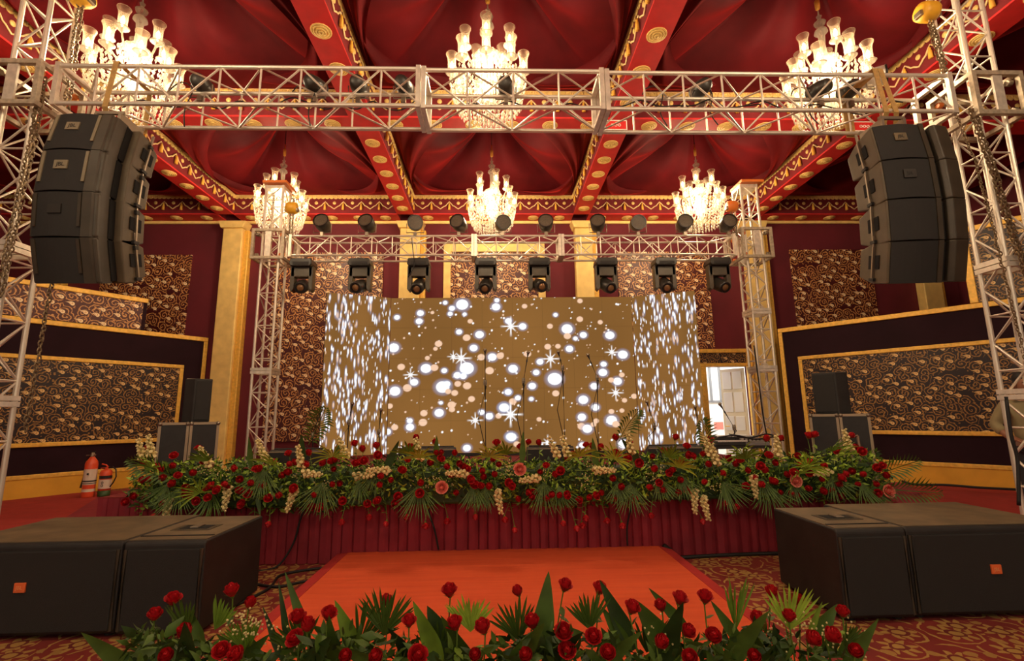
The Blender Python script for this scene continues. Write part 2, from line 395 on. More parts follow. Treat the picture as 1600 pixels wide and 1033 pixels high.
# door header and door
panel_y('header_panel', 'brocade_dark', wall_b, 5.05, 6.2, 2.60, 2.86, YB, 0.05)
for a, b in (((5.0, YB-.09, 2.86), (6.32, YB, 2.96)), ((5.0, YB-.09, 2.52), (6.24, YB, 2.60)), ((6.20, YB-.09, 0), (6.34, YB, 2.86)), ((5.02, YB-.09, 0), (5.16, YB, 2.52))):
    MB().box(a, b).build('door_trim', 'gold', wall_b, bevel=0.012)
def column(x, label, zb=0.0, w=0.24, y=YB-0.12):
    t = thing('gold_column', (x, y, zb), label, 'column', 'gold columns on the back wall')
    MB().box((x-w, y-0.14, zb), (x+w, YB, BEAM_Z-0.28)).build('shaft', 'gold_pale', t, bevel=0.02)
    MB().box((x+w, y-0.06, zb), (x+w+0.13, YB, BEAM_Z-0.32)).build('side_moulding', 'gold', t, bevel=0.02)
    MB().prism([(x-w-.03, BEAM_Z-.30), (x+w+.03, BEAM_Z-.30), (x+w+.10, BEAM_Z-.12), (x-w-.10, BEAM_Z-.12)], y-0.22, YB, 'y').build('capital', 'gold_pale', t, bevel=0.015)
    MB().box((x-w-.06, y-0.18, zb), (x+w+.06, YB, zb+0.25)).build('plinth', 'gold', t, bevel=0.02)
column(-6.52, 'gold column beside the left speaker, at the corner of the left partition')
column(-2.15, 'gold column left of centre, rising behind the left half of the screen', w=0.25)
column(2.22, 'gold column right of centre, rising behind the right half of the screen', w=0.22)
column(6.62, 'gold column behind the right rear truss tower, beside the open door')
column(11.1, 'short stretch of gold column showing under the right hanging speakers')
column(-10.9, 'gold column half hidden behind the left front truss tower')

# ------------------------------------------------------------------ diagonal partitions
def partition(side, P, Q, tier, label):
    """P near end, Q far end on the floor; faces the stage"""
    P, Q = Vector((*P, 0)), Vector((*Q, 0)); d = (Q-P); L = d.length; d.normalize()
    n = Vector((-d.y, d.x, 0))
    if n.y > 0: n = -n                                    # toward the camera
    rz = math.atan2(d.y, d.x) if side > 0 else math.atan2(-d.y, -d.x)
    t = thing('partition_wall', P, label, 'partition', 'low walls at the sides')
    def slab(name, matname, s0, s1, z0, z1, off0, off1, bevel=0.0):
        mb = MB(); a, b = P+d*s0, P+d*s1
        vs = [a+n*off0, b+n*off0, b+n*off1, a+n*off1]; vs = [Vector((v.x, v.y, z)) for z in (z0, z1) for v in vs]
        mb.add(vs, [(0,3,2,1),(4,5,6,7),(0,1,5,4),(1,2,6,5),(2,3,7,6),(3,0,4,7)])
        o = mb.build(name, matname, t, bevel=bevel)
        bm = bmesh.new(); bm.from_mesh(o.data); bmesh.ops.recalc_face_normals(bm, faces=bm.faces); bm.to_mesh(o.data); bm.free()
        return o
    def brocade_slab(name, matname, s0, s1, z0, z1, off):
        a = P+d*s0 + n*off
        x = d; ex = x; ez = Vector((0, 0, 1)); ey = n
        M = Matrix(((ex.x, ez.x, ey.x), (ex.y, ez.y, ey.y), (ex.z, ez.z, ey.z)))
        me = MB().box((0, 0, -0.02), (s1-s0, z1-z0, 0.0)).mesh(name, matname)
        o = put(name, me, t, (a.x, a.y, z0), M.to_quaternion()) if M.determinant() > 0 else None
        if o is None:
            b = P+d*s1+n*off; ex = -d; M = Matrix(((ex.x, ez.x, ey.x), (ex.y, ez.y, ey.y), (ex.z, ez.z, ey.z)))
            o = put(name, me, t, (b.x, b.y, z0), M.to_quaternion())
        return o
    slab('wall_body', 'dark_wall', 0, L, 0, 3.26, -0.12, 0)
    slab('gold_rail', 'gold', 0, L, 3.24, 3.34, -0.12, 0.04, 0.012)
    slab('baseboard', 'base_yellow', 0, L, 0, 0.34, 0, 0.03)
    slab('base_rail', 'gold', 0, L, 0.34, 0.42, 0, 0.05, 0.012)
    fs = L-0.55 if side < 0 else L-0.45
    brocade_slab('brocade_panel', 'brocade_dark', 0.0, fs, 1.0, 2.56, 0.025)
    slab('gold_frame', 'gold', 0, fs+0.08, 2.56, 2.64, 0, 0.05, 0.012)
    slab('gold_frame', 'gold', 0, fs+0.08, 0.92, 1.0, 0, 0.05, 0.012)
    slab('gold_frame', 'gold', fs, fs+0.08, 1.0, 2.56, 0, 0.05, 0.012)
    slab('gold_frame', 'gold', L-0.09, L, 0.42, 3.24, 0, 0.04, 0.012)
    ts, tz = tier                                          # upper tier: from the near end to ts, top at tz
    slab('tier_body', 'dark_wall', 0, ts, 3.34, tz, -0.12, 0)
    brocade_slab('tier_brocade', 'brocade_dark' if side > 0 else 'brocade_red', 0, ts-0.08, 3.35, tz-0.06, 0.025)
    slab('gold_frame', 'gold', 0, ts, tz-0.07, tz+0.03, -0.12, 0.05, 0.012)
    if side > 0: slab('gold_frame', 'gold', ts-0.12, ts, 3.34, tz-0.07, 0, 0.05, 0.012)
    return t
LP, LQ = (-10.97, 6.6), (-7.02, 11.98)
partition(-1, LP, LQ, ((Vector((-7.80, 10.92)) - Vector(LP)).length, 4.03), 'dark diagonal partition with gold-framed brocade behind the fire extinguishers on the left')
RP, RQ = (10.75, 6.4), (6.70, 11.30)
partition(1, RP, RQ, ((Vector((8.86, 8.68)) - Vector(RP)).length, 4.78), 'dark diagonal partition with gold-framed brocade behind the right speaker and cases')

# ------------------------------------------------------------------ ceiling: beams, valances, draped canopy
MED = MB()
for R, z in ((0.135, 0.010), (0.105, 0.018), (0.070, 0.026), (0.035, 0.034)):
    MED.lathe([(R, 0), (R, z), (R-0.016, z+0.004), (R-0.022, z-0.004), (0.001, z-0.004)], 18, cap=False)
MED = MED.mesh('medallion', 'gold_pale', smooth=False)
TAS = MB().lathe([(0.004, 0.10), (0.012, 0.08), (0.022, 0.065), (0.016, 0.045), (0.026, 0.02), (0.032, -0.09), (0.001, -0.092)], 8).mesh('tassel', 'tassel', smooth=True)
DOT = MB().lathe([(0.042, 0), (0.040, 0.012), (0.022, 0.020), (0.001, 0.022)], 12).mesh('rosette', 'gold_pale')
def valance(t, A, B, n, period=0.44):
    """decorated face of a beam from A to B (points at the beam's bottom edge), outward normal n"""
    A, B, n = Vector(A), Vector(B), Vector(n); d = B-A; L = d.length; d.normalize(); Z = Vector((0, 0, 1))
    rot = n.to_track_quat('Z', 'Y')
    k = max(1, round(L/period)); p = L/k
    cord = []
    for i in range(k*10+1):
        s = i/10*p; ph = (i % 10)/10
        c = 0.5+0.5*math.cos(2*PI*ph)
        z = 0.16 + 0.15*(c**1.5) + 0.02*math.cos(6*PI*ph)
        cord.append(A + d*s + Z*z + n*0.015)
    MB().tube(cord, 0.014, 5).build('wave_cord', 'gold_thread', t, smooth=True)
    sc = MB(); m = int(L/0.105)
    for i in range(m):
        c = A + d*((i+0.5)*L/m) + Z*(BEAM_H-0.045) + n*0.006
        M = Matrix.Translation(c) @ rot.to_matrix().to_4x4()
        sc.lathe([(0.058, 0), (0.055, 0.014), (0.030, 0.020), (0.024, 0.012), (0.001, 0.012)], 9, M, cap=False)
    o = sc.build('scallop_fringe', 'gold_pale', t); o['kind'] = 'stuff'
    MB().tube([A + Z*(BEAM_H-0.005) + n*0.01, B + Z*(BEAM_H-0.005) + n*0.01], 0.018, 6).build('top_braid', 'gold_thread', t)
    for i in range(k):
        put('tassel', TAS, t, A + d*(i*p+0.001) + Z*0.20 + n*0.035)
        put('rosette', DOT, t, A + d*((i+0.5)*p) + Z*0.30 + n*0.002, rot)
def medallions(t, A, B, step=0.56):
    A, B = Vector(A), Vector(B); L = (B-A).length; k = max(1, int(L/step))
    for i in range(k): put('medallion', MED, t, A + (B-A)*((i+0.5)/k) - Vector((0, 0, 0.0)), (PI, 0, 0))
def beam(a, b, label, faces):
    t = thing('ceiling_beam', ((a[0]+b[0])/2, (a[1]+b[1])/2, BEAM_Z), label, 'beam', 'red ceiling beams')
    MB().box((a[0], a[1], BEAM_Z+0.03), (b[0], b[1], BEAM_Z+BEAM_H)).build('beam_core', 'valance', t)
    MB().box((a[0], a[1], BEAM_Z), (b[0], b[1], BEAM_Z+0.03)).build('soffit', 'beam_red', t)
    for f in faces: valance(t, *f)
    return t
names = ('outer left', 'inner left', 'inner right', 'outer right')
Y_CROSS = 7.75; Y0 = -3.0
for i, x in enumerate(BX):
    n = (1, 0, 0) if x < 0 else (-1, 0, 0); xf = x+BW if x < 0 else x-BW
    t = beam((x-BW, Y0, 0), (x+BW, 11.58, 0), 'red ceiling beam running back to the stage wall, %s of the four' % names[i],
             [((xf, 3.92, BEAM_Z), (xf, Y_CROSS-0.22, BEAM_Z), n), ((xf, Y_CROSS+0.22, BEAM_Z), (xf, 11.56, BEAM_Z), n)])
    medallions(t, (x, 3.9, BEAM_Z), (x, Y_CROSS-0.3, BEAM_Z), 0.62); medallions(t, (x, Y_CROSS+0.3, BEAM_Z), (x, 11.5, BEAM_Z), 0.55)
XS = [-12.0] + list(BX) + [12.0]
BAYN = ('far left', 'left', 'centre', 'right', 'far right')
for i in range(5):
    x0, x1 = XS[i]+(BW if i else 0), XS[i+1]-(BW if i < 4 else 0)
    t = beam((x0, Y_CROSS-.2, 0), (x1, Y_CROSS+.2, 0), 'red cross beam seen through the front truss in the %s bay' % BAYN[i], [((x0, Y_CROSS-.2, BEAM_Z), (x1, Y_CROSS-.2, BEAM_Z), (0, -1, 0))])
    medallions(t, (x0, Y_CROSS, BEAM_Z), (x1, Y_CROSS, BEAM_Z), 0.62)
    t = beam((x0, 11.58, 0), (x1, YB, 0), 'red fringed beam on top of the back wall in the %s bay' % BAYN[i], [((x0, 11.58, BEAM_Z), (x1, 11.58, BEAM_Z), (0, -1, 0))])
    medallions(t, (x0, 11.79, BEAM_Z), (x1, 11.79, BEAM_Z), 0.66)
    if 0 < i < 4: beam((x0, 3.55, 0), (x1, 3.92, 0), 'red cross beam overhead, in front of the %s chandelier bay' % BAYN[i], [])

# roof above everything, then a hung velvet canopy in each bay
struct('ceiling', MB().box((-12, -6, 8.9), (12, YB, 9.0)), 'velvet_wall')
def canopy(x0, x1, y0, y1, label, seed):
    r = random.Random(seed); zb, zt = BEAM_Z+BEAM_H, 8.05
    cx, cy = (x0+x1)/2, (y0+y1)/2; hx, hy = (x1-x0)/2, (y1-y0)/2
    NT, NR = 128, 20; mb = MB(); vs = []; ph = r.random()*6
    for j in range(NR+1):
        s = j/NR
        for i in range(NT):
            a = 2*PI*i/NT; c, sn = math.cos(a), math.sin(a); k = 1/max(abs(c), abs(sn))
            x, y = cx + hx*c*k*s, cy + hy*sn*k*s
            prof = (1-s)**1.45
            lobe = abs(math.cos(2*a))                               # gathers toward the middle of each side and the corners
            z = zb + (zt-zb)*prof - 0.50*math.sin(PI*s)*(1-s)*(lobe**0.7) + 0.030*math.sin(11*a+ph)*math.sin(PI*min(1, s*1.05))
            vs.append((x, y, z))
    fs = [(j*NT+i, (j+1)*NT+i, (j+1)*NT+(i+1) % NT, j*NT+(i+1) % NT) for j in range(NR) for i in range(NT)]
    mb.add(vs, fs); t = thing('velvet_canopy', (cx, cy, zb), label, 'canopy', 'draped ceiling bays')
    mb.build('tented_cloth', 'velvet', t, smooth=True)
    # swags gathered along the side beams, hems sagging in long curves
    def swag(path, hemA, hemB, sag, bow, folds):
        NU, NV = 40, 14; vs = []
        path = [Vector(p) for p in path]; hemA, hemB = Vector(hemA), Vector(hemB)
        seg = [(path[k+1]-path[k]).length for k in range(len(path)-1)]; tot = sum(seg)
        def outer(p):
            d = p*tot
            for k, l in enumerate(seg):
                if d <= l or k == len(seg)-1: return path[k].lerp(path[k+1], min(1, d/l))
                d -= l
        for v in range(NV+1):
            q = v/NV
            for u in range(NU+1):
                p = u/NU; o = outer(p); h = hemA.lerp(hemB, p)
                h = h + Vector((bow[0], bow[1], 0))*math.sin(PI*p); h.z -= sag*math.sin(PI*p)**.85
                P = o.lerp(h, q); P.z -= .16*math.sin(PI*q)*q*math.sin(PI*p)
                P.z += .05*math.sin(q*folds + 2*p + ph)*math.sin(PI*p)**.6*min(1, 5*q)*q**.5
                vs.append(tuple(P))
        fs = [(v*(NU+1)+u, v*(NU+1)+u+1, (v+1)*(NU+1)+u+1, (v+1)*(NU+1)+u) for v in range(NV) for u in range(NU)]
        MB().add(vs, fs).build('swag', 'velvet', t, smooth=True)
    zl = zb+.01
    for sx in (-1, 1):
        X = lambda f: cx+sx*hx*f
        Yv = lambda f: cy+hy*f
        swag([(X(.10), Yv(-.97), zl), (X(.97), Yv(-.97), zl), (X(.97), Yv(.75), zl)], (X(.08), Yv(-.80), zb+.52), (X(.96), Yv(.80), zl), .26+.1*r.random(), (sx*.45, -.25), 15+4*r.random())
        swag([(X(.30), Yv(.97), zl), (X(.97), Yv(.97), zl), (X(.97), Yv(.05), zl)], (X(.22), Yv(.90), zb+.10), (X(.96), Yv(0), zl), .12+.08*r.random(), (sx*.3, .25), 11)
for i in range(5):
    canopy(XS[i]+BW, XS[i+1]-BW, Y_CROSS+.2, 11.58, 'draped red velvet ceiling of the %s bay nearest the back wall' % BAYN[i], i)
    canopy(XS[i]+BW, XS[i+1]-BW, 3.92, Y_CROSS-.2, 'draped red velvet ceiling of the %s bay above the front truss' % BAYN[i], i+9)

# ------------------------------------------------------------------ stage, carpets
SXL, SXR = -3.92, 4.08
stage = thing('stage', (0, 8, 0), 'long red stage with a pleated maroon skirt under the flowers', 'stage')
MB().box((SXL, YF, STAGE_Z-0.08), (SXR, 11.55, STAGE_Z)).build('deck', 'stage_red', stage)
def skirt(name, A, B, step=0.105, depth=0.022):
    A, B = Vector((*A, 0)), Vector((*B, 0)); d = B-A; L = d.length; d.normalize(); n = Vector((d.y, -d.x, 0))
    pts = []; s = 0.0
    while s < L-step:
        w_ = step*random.uniform(0.8, 1.25); e = depth*random.uniform(0.6, 1.3)
        pts += [(s, 0.0), (s+w_*0.10, e), (s+w_*0.60, e*1.15), (s+w_*0.92, e*0.5), (s+w_*0.97, 0.0)]; s += w_
    pts.append((L, 0)); vs = []
    for z in (0.005, STAGE_Z-0.005):
        for q, o in pts:
            P = A + d*q + n*(o*(1.0 if z > 0.1 else 1.25)+0.012); vs.append((P.x, P.y, z))
    m = len(pts); fs = [(i, i+1, m+i+1, m+i) for i in range(m-1)]
    MB().add(vs, fs).build(name, 'skirt', stage)
skirt('front_skirt', (SXL, YF), (SXR, YF)); skirt('side_skirt', (SXL, 11.5), (SXL, YF)); skirt('side_skirt', (SXR, YF), (SXR, 11.5))
tag(MB().prism([(-10.7, 6.75), (-12, 5.1), (-12, 3.0), (-5.0, 4.2), (-4.3, 5.1), (-5.05, 5.9), (-6.35, 7.78), (-7.72, 10.3), (-8.2, 10.2)], 0.001, 0.012, 'z').build('side_carpet', 'side_carpet'), 'plain red carpet on the floor under the fire extinguishers', 'carpet')
tag(MB().prism([(10.5, 6.45), (8.05, 9.5), (7.9, 9.62), (6.61, 7.61), (5.1, 5.8), (4.4, 5.1), (5.0, 4.2), (12, 3.0), (12, 5.1)], 0.001, 0.012, 'z').build('side_carpet', 'side_carpet'), 'plain red carpet on the floor beside the right front tower', 'carpet')
tag(MB().prism([(-4.3, 5.1), (-3.95, 5.1), (-3.95, 11.4), (-7.0, 11.4), (-7.72, 10.3), (-6.35, 7.78), (-5.05, 5.9)], 0.001, 0.011, 'z').build('wing_shade_dirt', 'skirt'), 'maroon patch of painted shade and dirt on the floor beside the left end of the stage', 'carpet')  # flat maroon sheet puts the shade and dirt of the floor into colour
tag(MB().prism([(4.12, 5.1), (4.4, 5.1), (5.1, 5.8), (6.61, 7.61), (7.9, 9.62), (6.6, 11.1), (4.12, 11.4)], 0.001, 0.011, 'z').build('wing_shade_dirt', 'skirt'), 'maroon patch of painted shade and dirt on the floor beside the right end of the stage', 'carpet')  # same painted floor shade and dirt, right of the stage
CZ = 0.10
plat = thing('carpet_runner', (0.06, 3.9, 0), 'orange carpeted low step in front of the stage with red edging', 'platform')
PXL, PXR, PY0, PY1 = -1.46, 1.59, 2.50, 5.12
MB().box((PXL, PY0, 0.0), (PXR, PY1, CZ)).build('carpet_top', 'orange_carpet', plat)
for xa, xb in ((PXL-.105, PXL), (PXR, PXR+.105)):
    zo, zi = (CZ-.012, CZ+.003); a, b = ((xa, zo), (xb, zi)) if xa < 0 else ((xb, zo), (xa, zi))
    MB().prism([(xa, 0), (xb, 0), (xb, zi if xa < 0 else zo), (xa, zo if xa < 0 else zi)], PY0, PY1, 'y').build('red_edging', 'border_red', plat)

# ================================================================== CHANDELIERS
def chand_meshes():
    D = {}
    D['stem'] = MB().lathe([(0.004, 1.72), (0.012, 1.62), (0.035, 1.60), (0.02, 1.56), (0.03, 1.54), (0.075, 1.50), (0.06, 1.46), (0.02, 1.43), (0.075, 1.38), (0.085, 1.34), (0.045, 1.30), (0.034, 1.15), (0.042, 1.02), (0.075, 0.92), (0.11, 0.86), (0.05, 0.82), (0.06, 0.70), (0.10, 0.62), (0.13, 0.50), (0.07, 0.42), (0.05, 0.30), (0.09, 0.20), (0.05, 0.10), (0.02, 0.05), (0.03, 0.02), (0.002, 0.0)], 14).mesh('stem', 'crystal', smooth=True)
    D['hook'] = MB().lathe([(0.01, 1.70), (0.03, 1.72), (0.035, 1.84), (0.012, 1.88), (0.012, 1.98)], 8).mesh('hook', 'gold', smooth=True)
    D['rodc'] = MB().lathe([(0.008, 1.95), (0.008, 2.98)], 6).mesh('hanging_rod', 'cable')
    D['shade'] = MB().lathe([(0.030, 0.0), (0.052, 0.02), (0.054, 0.18), (0.060, 0.22), (0.078, 0.265), (0.080, 0.275), (0.076, 0.268), (0.056, 0.22), (0.050, 0.18), (0.048, 0.03)], 14, cap=False).mesh('glass_shade', 'shade_glass', smooth=True)
    D['bulb'] = MB().lathe([(0.010, 0.0), (0.014, 0.03), (0.026, 0.075), (0.020, 0.115), (0.002, 0.15)], 8).mesh('bulb', 'bulb', smooth=True)
    D['pan'] = MB().lathe([(0.012, -0.06), (0.03, -0.03), (0.07, -0.005), (0.085, 0.01), (0.06, 0.004), (0.02, 0.0)], 14, cap=False).mesh('drip_pan', 'crystal', smooth=True)
    D['dish'] = MB().lathe([(0.05, 0.0), (0.12, -0.02), (0.17, 0.02), (0.16, 0.03), (0.11, 0.0), (0.05, 0.02)], 16, cap=False).mesh('dish', 'crystal', smooth=True)
    def arm(R, dz):
        pts = []
        for i in range(13):
            t = i/12; x = 0.05 + (R-0.05)*t; z = -0.16*math.sin(PI*t*0.95)*(1 if t < 1 else 0) + dz*t*t
            pts.append((x, 0, z))
        return MB().tube(pts, 0.013, 6).mesh('arm', 'crystal', smooth=True)
    D['arm1'] = arm(0.31, 0.10); D['arm2'] = arm(0.48, 0.06)
    # crystal drops: strings around three rings and under every pan
    cr = MB(); r = random.Random(3)
    def drop(x, y, z, s):
        k = len(cr.v); cr.v += [(x, y, z), (x+s, y, z-1.6*s), (x, y+s, z-1.6*s), (x-s, y, z-1.6*s), (x, y-s, z-1.6*s), (x, y, z-4.2*s)]
        cr.f += [(k, k+1, k+2), (k, k+2, k+3), (k, k+3, k+4), (k, k+4, k+1), (k+5, k+2, k+1), (k+5, k+3, k+2), (k+5, k+4, k+3), (k+5, k+1, k+4)]
    for R, z, n, lev in ((0.17, 0.90, 16, 4), (0.34, 0.72, 26, 4), (0.50, 0.52, 40, 5), (0.42, 0.34, 34, 4), (0.28, 0.22, 24, 3), (0.15, 0.14, 14, 2)):
        for i in range(n):
            a = 2*PI*i/n
            for l in range(lev): drop(R*math.cos(a)*(1-0.03*l), R*math.sin(a)*(1-0.03*l), z-0.075*l+r.uniform(-.015, .015), 0.015 + 0.005*r.random())
    D['drops'] = cr.mesh('crystal_drops', 'crystal')
    return D
CH = chand_meshes()
def chandelier(x, y, zb, label, light=CHAND_W):
    t = thing('chandelier', (x, y, zb), label, 'chandelier', 'crystal chandeliers')
    B = Vector((x, y, zb)); off = random.uniform(0, 1)
    put('stem', CH['stem'], t, B); put('hook', CH['hook'], t, B); put('hanging_rod', CH['rodc'], t, B)
    put('dish', CH['dish'], t, B+Vector((0, 0, 0.88))); put('dish', CH['dish'], t, B+Vector((0, 0, 0.42)))
    o = put('crystal_drops', CH['drops'], t, B); o['kind'] = 'stuff'
    for n, R, zr, am, dz in ((5, 0.31, 0.86, 'arm1', 0.10), (9, 0.48, 0.52, 'arm2', 0.06)):
        for i in range(n):
            a = 2*PI*(i+off)/n; z = zb + zr + dz
            A = put('arm', CH[am], t, B+Vector((0, 0, zr)), (0, 0, a))
            q = Vector((x+R*math.cos(a), y+R*math.sin(a), z))
            for nm, ms, h in (('drip_pan', 'pan', 0.0), ('glass_shade', 'shade', 0.01), ('bulb', 'bulb', 0.03)):
                s = bpy.data.objects.new(nm, CH[ms]); COL.objects.link(s); s.parent = A
                s.location = (R, 0, dz+h)
    for k, (h, f) in enumerate(((0.80, 0.5), (0.45, 0.5))):
        ld = bpy.data.lights.new('chandelier_light', 'POINT'); ld.energy = light*f; ld.color = WARM; ld.shadow_soft_size = 0.22
        lo = bpy.data.objects.new('chandelier_light', ld); COL.objects.link(lo); lo.parent = t; lo.location = (0, 0, h)
    return t
for x, y, zb, lab in ((-4.50, 9.8, 5.20, 'lit crystal chandelier above the left rear truss tower'), (-0.08, 9.8, 5.20, 'lit crystal chandelier above the middle of the screen'), (4.38, 9.8, 5.24, 'lit crystal chandelier beside the right rear truss tower'),
                      (-4.70, 5.85, 5.28, 'lit crystal chandelier behind the left end of the front truss'), (-0.09, 5.85, 5.25, 'lit crystal chandelier behind the middle of the front truss'), (4.52, 5.85, 5.22, 'lit crystal chandelier behind the right end of the front truss')):
    chandelier(x, y, zb, lab)
for x, nm in ((-4.6, 'left'), (-0.08, 'middle'), (4.45, 'right')):  # two rows out of view, added to brighten the lower part of the room
    chandelier(x, 1.6, 5.25, 'unseen crystal chandelier added for light overhead in the audience hall, %s of the nearer row' % nm, CHAND_W)
    chandelier(x, -2.6, 5.25, 'unseen crystal chandelier added for light in the audience hall behind the viewer, %s of the row' % nm, CHAND_W)

# ================================================================== TRUSSES
def end_frame(t, c, ax, hw, r=0.022, th=0.05):
    """square plate frame across the truss at c; ax 'x' or 'z' the running direction"""
    mb = MB(); h = hw+0.03; b = 0.05
    for a0, a1, b0, b1 in ((-h, h, -h, -h+b), (-h, h, h-b, h), (-h, -h+b, -h+b, h-b), (h-b, h, -h+b, h-b)):
        if ax == 'x': mb.box((c[0]-th/2, c[1]+a0, c[2]+b0), (c[0]+th/2, c[1]+a1, c[2]+b1))
        else: mb.box((c[0]+a0, c[1]+b0, c[2]-th/2), (c[0]+a1, c[1]+b1, c[2]+th/2))
    mb.build('end_plate', 'alu', t)
def h_truss(x0, x1, y, z, S, bay, label, group, zr=(0.024, 0.011), first=True):
    h = S/2; t = thing('box_truss', ((x0+x1)/2, y+h, z), label, 'truss', group)
    C4 = [(y, z), (y, z+S), (y+S, z), (y+S, z+S)]
    for cy, cz in C4: rod('chord', (x0, cy, cz), (x1, cy, cz), zr[0], t, n=10)
    k = max(2, round((x1-x0)/bay)); p = (x1-x0)/k
    for i in range(k):
        a, b = x0+i*p, x0+(i+1)*p; alt = i % 2
        for yy in (y, y+S):
            if i: rod('upright', (a, yy, z), (a, yy, z+S), zr[1], t, n=7)
            rod('diagonal_brace', (a, yy, z if alt ^ (yy > y) else z+S), (b, yy, z+S if alt ^ (yy > y) else z), zr[1], t, n=7)
        for zz in (z, z+S):
            rod('diagonal_brace', (a, y if alt else y+S, zz), (b, y+S if alt else y, zz), zr[1], t, n=7)
    end_frame(t, (x0+0.026, y+h, z+h), 'x', h); end_frame(t, (x1-0.026, y+h, z+h), 'x', h)
    return t
FT_Y, FT_Z, FT_S = 4.8, 4.69, 0.44
fx = (-4.66, -0.80, 1.20, 5.13)
for i, nm in enumerate(('left section of the front truss, above the left hanging speakers', 'short middle section of the front truss, below the middle chandelier', 'right section of the front truss, above the right hanging speakers')):
    h_truss(fx[i]+0.003, fx[i+1]-0.003, FT_Y, FT_Z - 0.012*i, FT_S, 0.45, 'silver aluminium box truss, ' + nm, 'front truss sections')
BT_Y, BT_Z, BT_S = 9.0, 4.43, 0.38
bxs = (-3.93, -0.42, 1.26, 4.68)
for i, nm in enumerate(('left section of the rear truss', 'short middle section of the rear truss', 'right section of the rear truss')):
    h_truss(bxs[i]+0.003, bxs[i+1]-0.003, BT_Y, BT_Z, BT_S, 0.38, 'silver aluminium box truss above the screen, ' + nm, 'rear truss sections', (0.020, 0.010))
def tower(cx, cy, z0, z1, S, bay, label, joints, sleeve, top=None, side=1):
    h = S/2; t = thing('truss_tower', (cx, cy, z0), label, 'truss tower', 'truss towers')
    for a in (-h, h):
        for b in (-h, h): rod('chord', (cx+a, cy+b, z0), (cx+a, cy+b, z1), 0.025, t, n=10)
    k = round((z1-z0)/bay); p = (z1-z0)/k
    cs = [(-h, -h), (h, -h), (h, h), (-h, h)]
    for i in range(k):
        a, b = z0+i*p, z0+(i+1)*p
        for f in range(4):
            q0, q1 = cs[f], cs[(f+1) % 4]
            if (i+f) % 2: q0, q1 = q1, q0
            rod('diagonal_brace', (cx+q0[0], cy+q0[1], a), (cx+q1[0], cy+q1[1], b), 0.011, t, n=7)
            if i % 2 == 0: rod('cross_bar', (cx+q0[0], cy+q0[1], a), (cx+q1[0], cy+q1[1], a), 0.011, t, n=7)
    for z in joints:
        end_frame(t, (cx, cy, z-0.03), 'z', h); end_frame(t, (cx, cy, z+0.03), 'z', h)
    MB().box((cx-h-.12, cy-h-.12, z0), (cx+h+.12, cy+h+.12, z0+0.03)).build('base_plate', 'alu_dull', t)
    # sleeve block that rides on the tower and carries the truss
    s0, s1 = sleeve; H = h+0.12; w_ = 0.05
    sb = thing('sleeve_block', (cx, cy, s0), 'square aluminium sleeve block around the ' + label.split(',')[0].replace('silver ', ''), 'sleeve block', 'sleeve blocks on the towers')
    for a in (-H, H):
        for b in (-H, H): MB().cbox((cx+a, cy+b, (s0+s1)/2), (w_/2, w_/2, (s1-s0)/2-w_/2)).build('upright', 'alu_dull', sb)
    for z in (s0, s1):
        for s in (-1, 1):
            MB().cbox((cx, cy+s*H, z), (H+w_/2, w_/2, w_/2)).build('rail', 'alu_dull', sb); MB().cbox((cx+s*H, cy, z), (w_/2, H-w_/2, w_/2)).build('rail', 'alu_dull', sb)
    for s in (-1, 1): MB().cbox((cx, cy+s*(H+0.002), (s0+s1)/2), (0.055, 0.012, (s1-s0)/2-0.03)).build('guide_plate', 'alu', sb)
    for s in (-1, 1):
        for z in (s0+0.07, s1-0.07):
            for q in (-1, 1):
                M = Matrix.Translation((cx+s*(h+0.065), cy+q*(h+0.055), z)) @ Matrix.Rotation(PI/2, 4, 'Y')
                MB().lathe([(0.030, -0.03), (0.036, -0.02), (0.036, 0.02), (0.030, 0.03)], 10, M).build('roller', 'hoist_orange' if s*side < 0 else 'steel', sb)
    if top:
        MB().box((cx-h-.03, cy-h-.12, z1), (cx+h+.10, cy+h+.05, z1+0.05)).build('top_cap', 'hoist_orange', t)
        MB().box((cx-h-.02, cy-h-.02, z1-0.07), (cx+h+.02, cy+h+.02, z1-0.005)).build('head_frame', 'alu', t)
    return t
tower(-5.05, 5.02, 0.0, 6.62, 0.30, 0.30, 'left front truss tower, reaching up out of sight', (1.6, 3.15), (4.66, 5.13), None, -1)
tower(5.60, 5.02, 0.0, 6.62, 0.30, 0.30, 'right front truss tower, with chains hanging beside it', (1.55, 2.95), (4.62, 5.10), None, 1)
tower(-4.28, 9.19, 0.012, 5.86, 0.32, 0.30, 'left rear truss tower, standing left of the screen', (2.25,), (4.36, 4.90), True, -1)
tower(5.06, 9.19, 0.012, 5.90, 0.32, 0.30, 'right rear truss tower, standing beside the doorway', (2.20, 3.30), (4.36, 4.92), True, 1)

# chains, hoists, straps
def chain(pts, label, link_len=0.05, r=0.007, double=0.05, parent=None):
    pts = [Vector(p) for p in pts]; mb = MB()
    for off in ((0,) if not double else (-double/2, double/2)):
        acc = 0; k = 0
        for a, b in zip(pts, pts[1:]):
            L = (b-a).length; n = max(1, int(L/(link_len*0.72))); d = (b-a)/L
            for i in range(n):
                c = a + (b-a)*((i+0.5)/n) + Vector((off + random.uniform(-.006, .006), random.uniform(-.01, .01), 0))
                q = d.to_track_quat('X', 'Z').to_matrix().to_4x4() @ Matrix.Rotation(PI/2*(k % 2)+0.4, 4, 'X'); k += 1
                mb.ring_torus((0, 0, 0), link_len*0.30, r, 8, 4, Matrix.Translation(c) @ q, sx=1.7)
    o = mb.build('hoist_chain', 'chain', parent, loc=pts[-1] if parent is None else None); o['kind'] = 'stuff'
    if parent is None: tag(o, label, 'chain', 'hoist chains')
    return o
